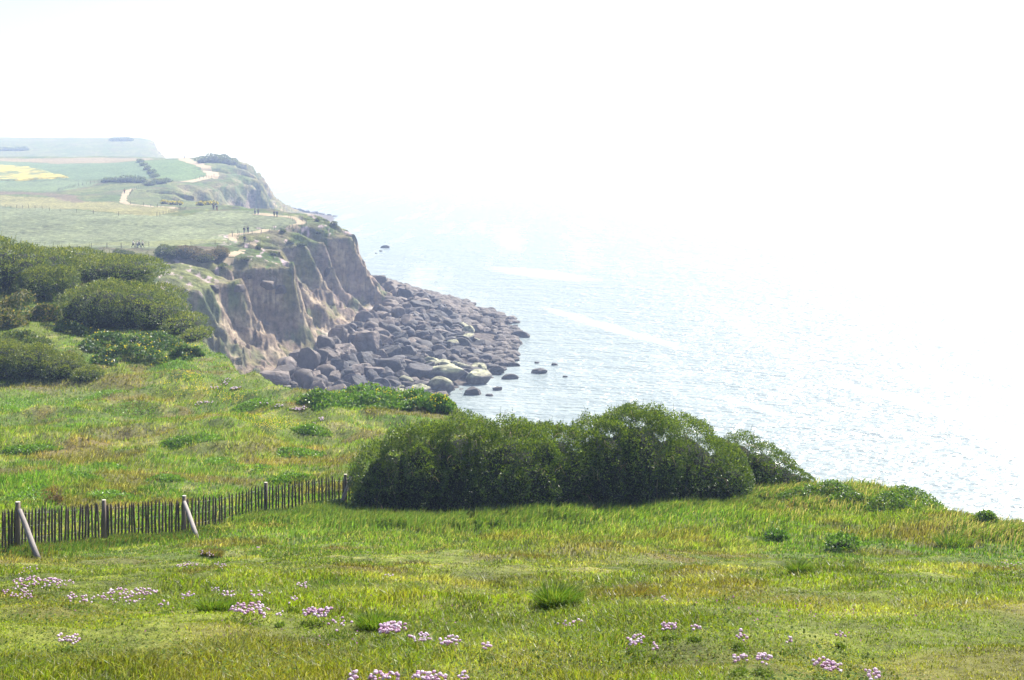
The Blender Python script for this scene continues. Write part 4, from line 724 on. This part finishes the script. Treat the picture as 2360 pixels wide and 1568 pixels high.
scrub([(108, 182, 18, 4)], 0, 0, 'low purplish scrub left of the rounded far scrub', 700, ry=5); scrub([(128, 182.5, 24, 7), (138, 183, 14, 5)], 0, 0, 'rounded purplish scrub above the middle track', 1300, ry=6)
scrub([(148, 186, 10, 4), (158, 184.5, 14, 5), (165, 182.5, 8, 4)], 0, 0, 'clipped scrub band right of the rounded far scrub', 1300, ry=5)
scrub([(139, 162.5, 4, 2.5), (142, 166, 4, 2.5), (146, 170, 4.5, 3), (150, 174, 5, 3), (153, 177.5, 5, 3)], 0, 0, 'narrow hedge running down between two far green fields', 1600, group='hedges on the far fields', name='hedge', ry=6)
scrub([(203, 163, 14, 8), (211, 163, 18, 11), (221, 163, 16, 11), (229, 163, 12, 8)], 0, 0, 'wind-shorn thicket crowning the middle headland', 3000, group='thickets on the headlands', name='thicket', ry=10)
scrub([(6, 151, 16, 3.), (20, 151, 16, 3.5)], 0, 0, 'hazy hedge line far off at the left edge', 900, group='hedges on the far fields', name='hedge', ry=8, dm=1250)
scrub([(114, 141.5, 10, 3), (121, 141.3, 12, 3.4), (127, 141.2, 10, 3.2)], 0, 0, 'flat-topped thicket on the skyline of the farthest headland', 900, group='thickets on the headlands', name='thicket', ry=8, dm=1300)
for u, v, w_, h_ in [(199, 252, 5, 3), (258, 250, 6, 3), (283, 233, 5, 2.4), (318, 236, 6, 3), (290, 244, 7, 3), (334, 228, 5, 3), (301, 250, 9, 4), (317, 222, 3, 2.5), (272, 255, 10, 4), (245, 262, 9, 4)]:
    scrub([(u, v, w_, h_)], 0, 0, 'small green tuft of scrub on the grassy top of the cliff nose', 260, group='scrub tufts on the cliff nose', ry=.8)
# yellow crop in bloom: a standing sheet 0.9 m above the soil
def crop(name, uv, hgt, cols, label):
    P = [at(u, v) for u, v in uv]; xs = [p.x for p in P]; ys = [p.y for p in P]; gx, gy = np.meshgrid(np.linspace(min(xs), max(xs), 120), np.linspace(min(ys), max(ys), 150))
    ins = inpoly(gx, gy, uv); e = ins & np.roll(ins, 1, 0) & np.roll(ins, -1, 0) & np.roll(ins, 1, 1) & np.roll(ins, -1, 1)
    Zc = H(gx, gy) + CZ + np.where(e, hgt, -.4) + (fbm(gx / 3, gy / 3, 2, 501) - .5) * .5
    kk = fbm(gx / 7, gy / 16, 4, 503); c = mix(np.broadcast_to(np.array(cols[0]), gx.shape + (3,)), np.array(cols[1]), sstep(.42, .56, kk)); 
    keep = ins | np.roll(ins, 1, 0) | np.roll(ins, 1, 1); i = np.arange(gx.size).reshape(gx.shape); kq = keep[:-1, :-1] & keep[1:, 1:]
    q = np.stack([i[:-1, :-1][kq], i[:-1, 1:][kq], i[1:, 1:][kq], i[1:, :-1][kq]], -1).reshape(-1)
    me = npmesh(name, np.stack([gx, gy, Zc], -1).reshape(-1, 3), q, np.full(len(q) // 4, 4), M['land'], c.reshape(-1, 3), True); return tag(link(name, me), label, 'crop field', kind='stuff')
crop('rape_field', [(-40, 182), (0, 181.5), (40, 180), (70, 178.5), (55, 175), (38, 170), (20, 167), (0, 166), (-40, 164)], .9, [(.17, .20, .08), (.44, .37, .08)], 'yellow flowering crop field at the far left')
for pts, lb, nn in [([(164, 204), (172, 205), (178, 205)], 'yellow gorse in bloom above the small far cliff', 60), ([(200, 205.5), (207, 205), (213, 205)], 'yellow gorse beside the two dark walkers behind the field', 80), ([(66, 262), (72, 261.5)], 'yellow blossoming gorse on the left bank', 60)]:
    bl = [blob(u, v, 8, 3, 1.2, 0, 235) for u, v in pts]; bush('gorse_bush', lb, bl, nn * 12, bl[0][1] * .0011, [(.5, .42, .04), (.42, .36, .05), (.12, .14, .03)], group='flowering gorse on the plateau', core=.8)
# ------------------------------------------------------------------ wire fences of the coast path
def far_fence(uv, n, hgt, label, wire=True, jit=.15, r=.07):
    P = [at_far(u, v) for u, v in uv]; cum = [0]
    for a, b in zip(P, P[1:]): cum.append(cum[-1] + (b - a).length)
    fe = empty('wire_fence', P[0]); tag(fe, label, 'fence', 'post and wire fences of the plateau'); o = Vector(fe.location); tp = []
    for i in range(n):
        s_ = cum[-1] * i / max(1, n - 1); k = max(j for j in range(len(cum) - 1) if cum[j] <= s_ + 1e-6); q = P[k].lerp(P[k + 1], (s_ - cum[k]) / max(1e-6, cum[k + 1] - cum[k])); q.z = gz(q.x, q.y)
        h = hgt * random.uniform(1 - jit, 1 + jit); rr = r * random.uniform(.85, 1.2); mb = MB(); ln = Vector((random.gauss(0, .04), random.gauss(0, .04), 1)); b = q - o; mb.tube([b - Vector((0, 0, .15)), b + ln * h * .9, b + ln * h], [rr, rr, rr * .7], 7); link('post', mb.mesh('post', M['farpost'], False), fe); tp.append(b + ln * h * .85)
    if wire:
        for f in (.5, 1.):
            mb = MB(); mb.tube([Vector((p.x, p.y, p.z - (1 - f) * hgt * .8)) for p in tp], [.008] * len(tp), 3); link('wire', mb.mesh('wire', M['wire']), fe)
far_fence([(0, 206), (54, 211), (105, 215.5), (157, 217)], 14, 1.25, 'long fence of widely spaced posts across the far side of the front field')
far_fence([(157, 216.5), (170, 213), (186, 208.5)], 20, 1.15, 'fence of closely set posts climbing at the right end of the field fence', False)
far_fence([(57, 191.5), (75, 187), (98, 182.5)], 20, 1.4, 'fence of close posts below the yellow crop field', False, r=.1)
far_fence([(130, 196), (133, 191), (142, 187)], 10, 1.5, 'fence beside the middle track', False, r=.1)
far_fence([(130.5, 204.5), (146, 206.5), (161, 208), (180, 208.5)], 5, 1.3, 'fence of a few posts below the middle track', r=.1)
far_fence([(46, 251), (62, 250), (73, 249.5), (86, 248.5), (108, 248), (128, 247.6), (149, 247)], 8, 1.1, 'row of short posts along the near side of the front field')
far_fence([(191, 246.5), (210, 245.5), (228, 244)], 3, 1.2, 'three short posts above the purplish scrub bank')
far_fence([(232.5, 237), (237.5, 234.5)], 2, 1.3, 'pair of posts at the bend of the path')
far_fence([(239, 236.5), (254, 234), (272, 231.5), (289, 229.5)], 9, 1.05, 'low fence along the lower leg of the path')
far_fence([(293, 230.5), (302, 229), (307, 227), (303, 222), (299, 218.5)], 11, 1.35, 'fence round the seaward bend of the path')
far_fence([(296, 229.5), (297, 226), (292, 220.5), (289, 218)], 6, 1.3, 'fence on the field side of the seaward bend')
far_fence([(196, 179.6), (205, 178.2), (214, 176.6)], 7, 1.5, 'short fence on the bend of the far bare track', False, r=.1)
far_fence([(244, 244.5), (254, 242.5), (260, 244)], 3, 1.2, 'three posts near the walker on the lower path')

# ------------------------------------------------------------------ people
def skin_mesh(name, joints, edges, mat, sub=1):
    me = bpy.data.meshes.new(name); ks = list(joints); me.from_pydata([joints[k][0] for k in ks], [(ks.index(a), ks.index(b)) for a, b in edges], []); o = bpy.data.objects.new('tmp', me); COL.objects.link(o)
    o.modifiers.new('s', 'SKIN'); sb = o.modifiers.new('b', 'SUBSURF'); sb.levels = sub; sb.render_levels = sub
    for i, k in enumerate(ks): r = joints[k][1]; me.skin_vertices[0].data[i].radius = r if isinstance(r, tuple) else (r, r)
    me.skin_vertices[0].data[0].use_root = True
    bpy.context.view_layer.update(); dg = bpy.context.evaluated_depsgraph_get(); m2 = bpy.data.meshes.new_from_object(o.evaluated_get(dg)); bpy.data.objects.remove(o); m2.name = name; m2.materials.clear()
    for p in m2.polygons: p.use_smooth = True
    return m2
def figure(walk, arm):
    J = {'pelvis': ((0, 0, .93), (.15, .11)), 'waist': ((0, .0, 1.1), (.135, .10)), 'chest': ((0, .01, 1.32), (.165, .115)), 'neck': ((0, .015, 1.5), .055), 'jaw': ((0, .035, 1.58), .07), 'head': ((0, .03, 1.66), (.078, .095)), 'crown': ((0, .02, 1.73), .06), 'nose': ((0, .12, 1.64), .015)}
    E = [('pelvis', 'waist'), ('waist', 'chest'), ('chest', 'neck'), ('neck', 'jaw'), ('jaw', 'head'), ('head', 'crown'), ('head', 'nose')]
    for s, n, f in ((1, 'l', walk), (-1, 'r', -walk)):
        J['hip' + n] = ((.10 * s, 0, .88), .095); J['knee' + n] = ((.105 * s, .24 * f + .03, .49 + .01 * abs(f)), .062); J['ank' + n] = ((.11 * s, .40 * f - (.12 if f < 0 else 0) * abs(f), .10 + (.06 if f < 0 else 0) * abs(f)), .042); J['toe' + n] = ((.115 * s, .40 * f + .16, .045), .035)
        E += [('pelvis', 'hip' + n), ('hip' + n, 'knee' + n), ('knee' + n, 'ank' + n), ('ank' + n, 'toe' + n)]
        g = -f * arm; J['sho' + n] = ((.195 * s, .0, 1.41), .06); J['elb' + n] = ((.25 * s, .16 * g - .03, 1.15), .045); J['wri' + n] = ((.25 * s, .30 * g + .06, .92), .03); J['palm' + n] = ((.25 * s, .34 * g + .07, .85), (.02, .04))
        E += [('chest', 'sho' + n), ('sho' + n, 'elb' + n), ('elb' + n, 'wri' + n), ('wri' + n, 'palm' + n)]
        for q in range(4): J[f'fin{n}{q}'] = ((.25 * s - .012 * s, .34 * g + .04 + .022 * q, .775 - .012 * (q in (1, 2))), .009); E.append(('palm' + n, f'fin{n}{q}'))
        J['thu' + n] = ((.235 * s, .34 * g + .125, .83), .010); E.append(('wri' + n, 'thu' + n))
    return J, E
def cloth(J, E, keep, grow, cut=None):
    K = {k: (p, tuple(a + grow for a in (r if isinstance(r, tuple) else (r, r)))) for k, (p, r) in J.items() if k in keep}
    return K, [e for e in E if e[0] in K and e[1] in K]
POSES = []
for wk in (.9, .55, .15):
    J, E = figure(wk, 1.); body = skin_mesh('person', J, E, None)
    top = skin_mesh('jacket', *cloth(J, E, ['pelvis', 'waist', 'chest', 'shol', 'shor', 'elbl', 'elbr', 'wril', 'wrir'], .022), None)
    tr = skin_mesh('trousers', *cloth(J, E, ['pelvis', 'hipl', 'hipr', 'kneel', 'kneer', 'ankl', 'ankr'], .018), None); sh = [skin_mesh('shoe', *cloth(J, E, ['ank' + n, 'toe' + n], .012), None) for n in 'lr']
    V, Fc = ICO3; hv = V * np.array((.095, .112, .115)) + np.array((0, .008, 1.675)); kp = [f for f in Fc if not all(V[i, 1] > .25 and V[i, 2] < .35 for i in f) and min(V[i, 2] for i in f) > -.75]
    hair = npmesh('hair', hv, [i for f in kp for i in f], [3] * len(kp), None, None, True)
    mb = MB(); bv = V * np.array((.15, .10, .24)) + np.array((0, -.2, 1.24)); bag = npmesh('backpack', bv, [i for f in Fc for i in f], [3] * len(Fc), None, None, True)
    POSES.append((body, top, tr, sh, hair, bag))
def cm(name, c): return flatmat(name, c, .85, 20, .15)
SK = cm('skin', (.42, .27, .2)); CL = {'white': cm('white_cloth', (.62, .6, .58)), 'dark': cm('dark_cloth', (.03, .035, .05)), 'blue': cm('blue_denim', (.06, .09, .17)), 'grey': cm('grey_cloth', (.2, .2, .22)), 'red': cm('dull_red_cloth', (.3, .09, .08)), 'pale': cm('pale_cloth', (.5, .46, .42)), 'brown': cm('brown_hair', (.10, .06, .035)), 'fair': cm('fair_hair', (.3, .2, .1)), 'black': cm('black_cloth', (.015, .015, .02))}
def person(u, v, pose, face, top, leg, hair, label, bag=None, h=1.72):
    p = at_far(u, v); b, t, tr, sh, ha, bg_ = POSES[pose]
    o = link('person', b.copy()); o.data.materials.append(SK); o.location = p - Vector((0, 0, .02)); o.rotation_euler = (0, 0, face); o.scale = [h / 1.76] * 3; tag(o, label, 'person', 'walkers on the coast path')
    for me, m_ in [(t, top), (tr, leg), (ha, hair)] + ([(bg_, bag)] if bag else []) + [(s_, 'dark') for s_ in sh]:
        c = link(me.name.split('.')[0], me.copy(), o); c.data.materials.append(CL[m_])
E_ = -math.pi / 2
person(133.2, 247.8, 0, E_, 'white', 'dark', 'brown', 'walker in white top and dark trousers, hindmost of the four in a line', h=1.8); person(137.2, 247.9, 1, E_, 'pale', 'blue', 'fair', 'walker in pale top, second from the left of the four in a line', h=1.7)
person(139.3, 248, 0, E_ + .2, 'grey', 'blue', 'brown', 'walker in grey top beside the pale-topped one of the four', h=1.85); person(142.6, 248.1, 0, E_, 'white', 'dark', 'fair', 'walker in white leading the line of four to the right', h=1.75)
person(244.3, 233.8, 1, 0, 'dark', 'grey', 'brown', 'left one of the two dark-clad walkers on the path below the field', h=1.9); person(247.9, 233.6, 0, 0, 'dark', 'dark', 'brown', 'right one of the two dark-clad walkers on the path below the field', h=2.0)
person(244.6, 243.6, 2, 0, 'dark', 'dark', 'brown', 'walker with dark backpack alone on the lowest bend of the path', 'black', h=1.85); person(124.4, 193.9, 2, .3, 'red', 'dark', 'brown', 'lone walker in dull red at the top of the middle track', h=2.3)
person(213.5, 210.5, 2, 0, 'dark', 'dark', 'brown', 'dark-clad walker beside the yellow gorse, left of a pair', h=2.1); person(216.8, 210.8, 2, 0, 'dark', 'red', 'fair', 'right one of the pair beside the yellow gorse', h=1.9)
person(255, 214.8, 1, .4, 'pale', 'blue', 'brown', 'walker in pale top and blue trousers on the far leg of the path', h=2.); person(258.2, 214.8, 1, .4, 'grey', 'blue', 'brown', 'walker in grey right behind the pale-topped one on the far leg', h=1.95)
person(274.2, 216.8, 1, .4, 'dark', 'dark', 'brown', 'dark-clad walker closest to the seaward bend, with a blue companion', h=1.9); person(277, 217, 2, .4, 'blue', 'blue', 'fair', 'walker in blue closest to the seaward bend', h=1.95)
person(184.4, 159.2, 2, 0, 'dark', 'dark', 'brown', 'tiny walker where the far bare track meets the skyline', h=2.2)
# ------------------------------------------------------------------ haze: the air itself
m, N, L = newmat('sea_air'); o = N.new('ShaderNodeOutputMaterial'); p = N.new('ShaderNodeVolumePrincipled')
p.inputs['Color'].default_value = (.50, .64, 1, 1); p.inputs['Absorption Color'].default_value = (1, 1, 1, 1); p.inputs['Density'].default_value = .0005; p.inputs['Anisotropy'].default_value = 0.
L.new(p.outputs[0], o.inputs['Volume'])
x0, x1, y0, y1, z0, z1 = -9200, 9200, -500, 9200, -6, 76
V = [(x, y, z) for z in (z0, z1) for x, y in ((x0, y0), (x1, y0), (x1, y1), (x0, y1))]
fc = [0, 3, 2, 1, 4, 5, 6, 7, 0, 1, 5, 4, 1, 2, 6, 5, 2, 3, 7, 6, 3, 0, 4, 7]
tag(link('haze', npmesh('haze', np.array(V, float), fc, [4] * 6, m)), 'pale sea haze filling the air', 'haze', kind='stuff')
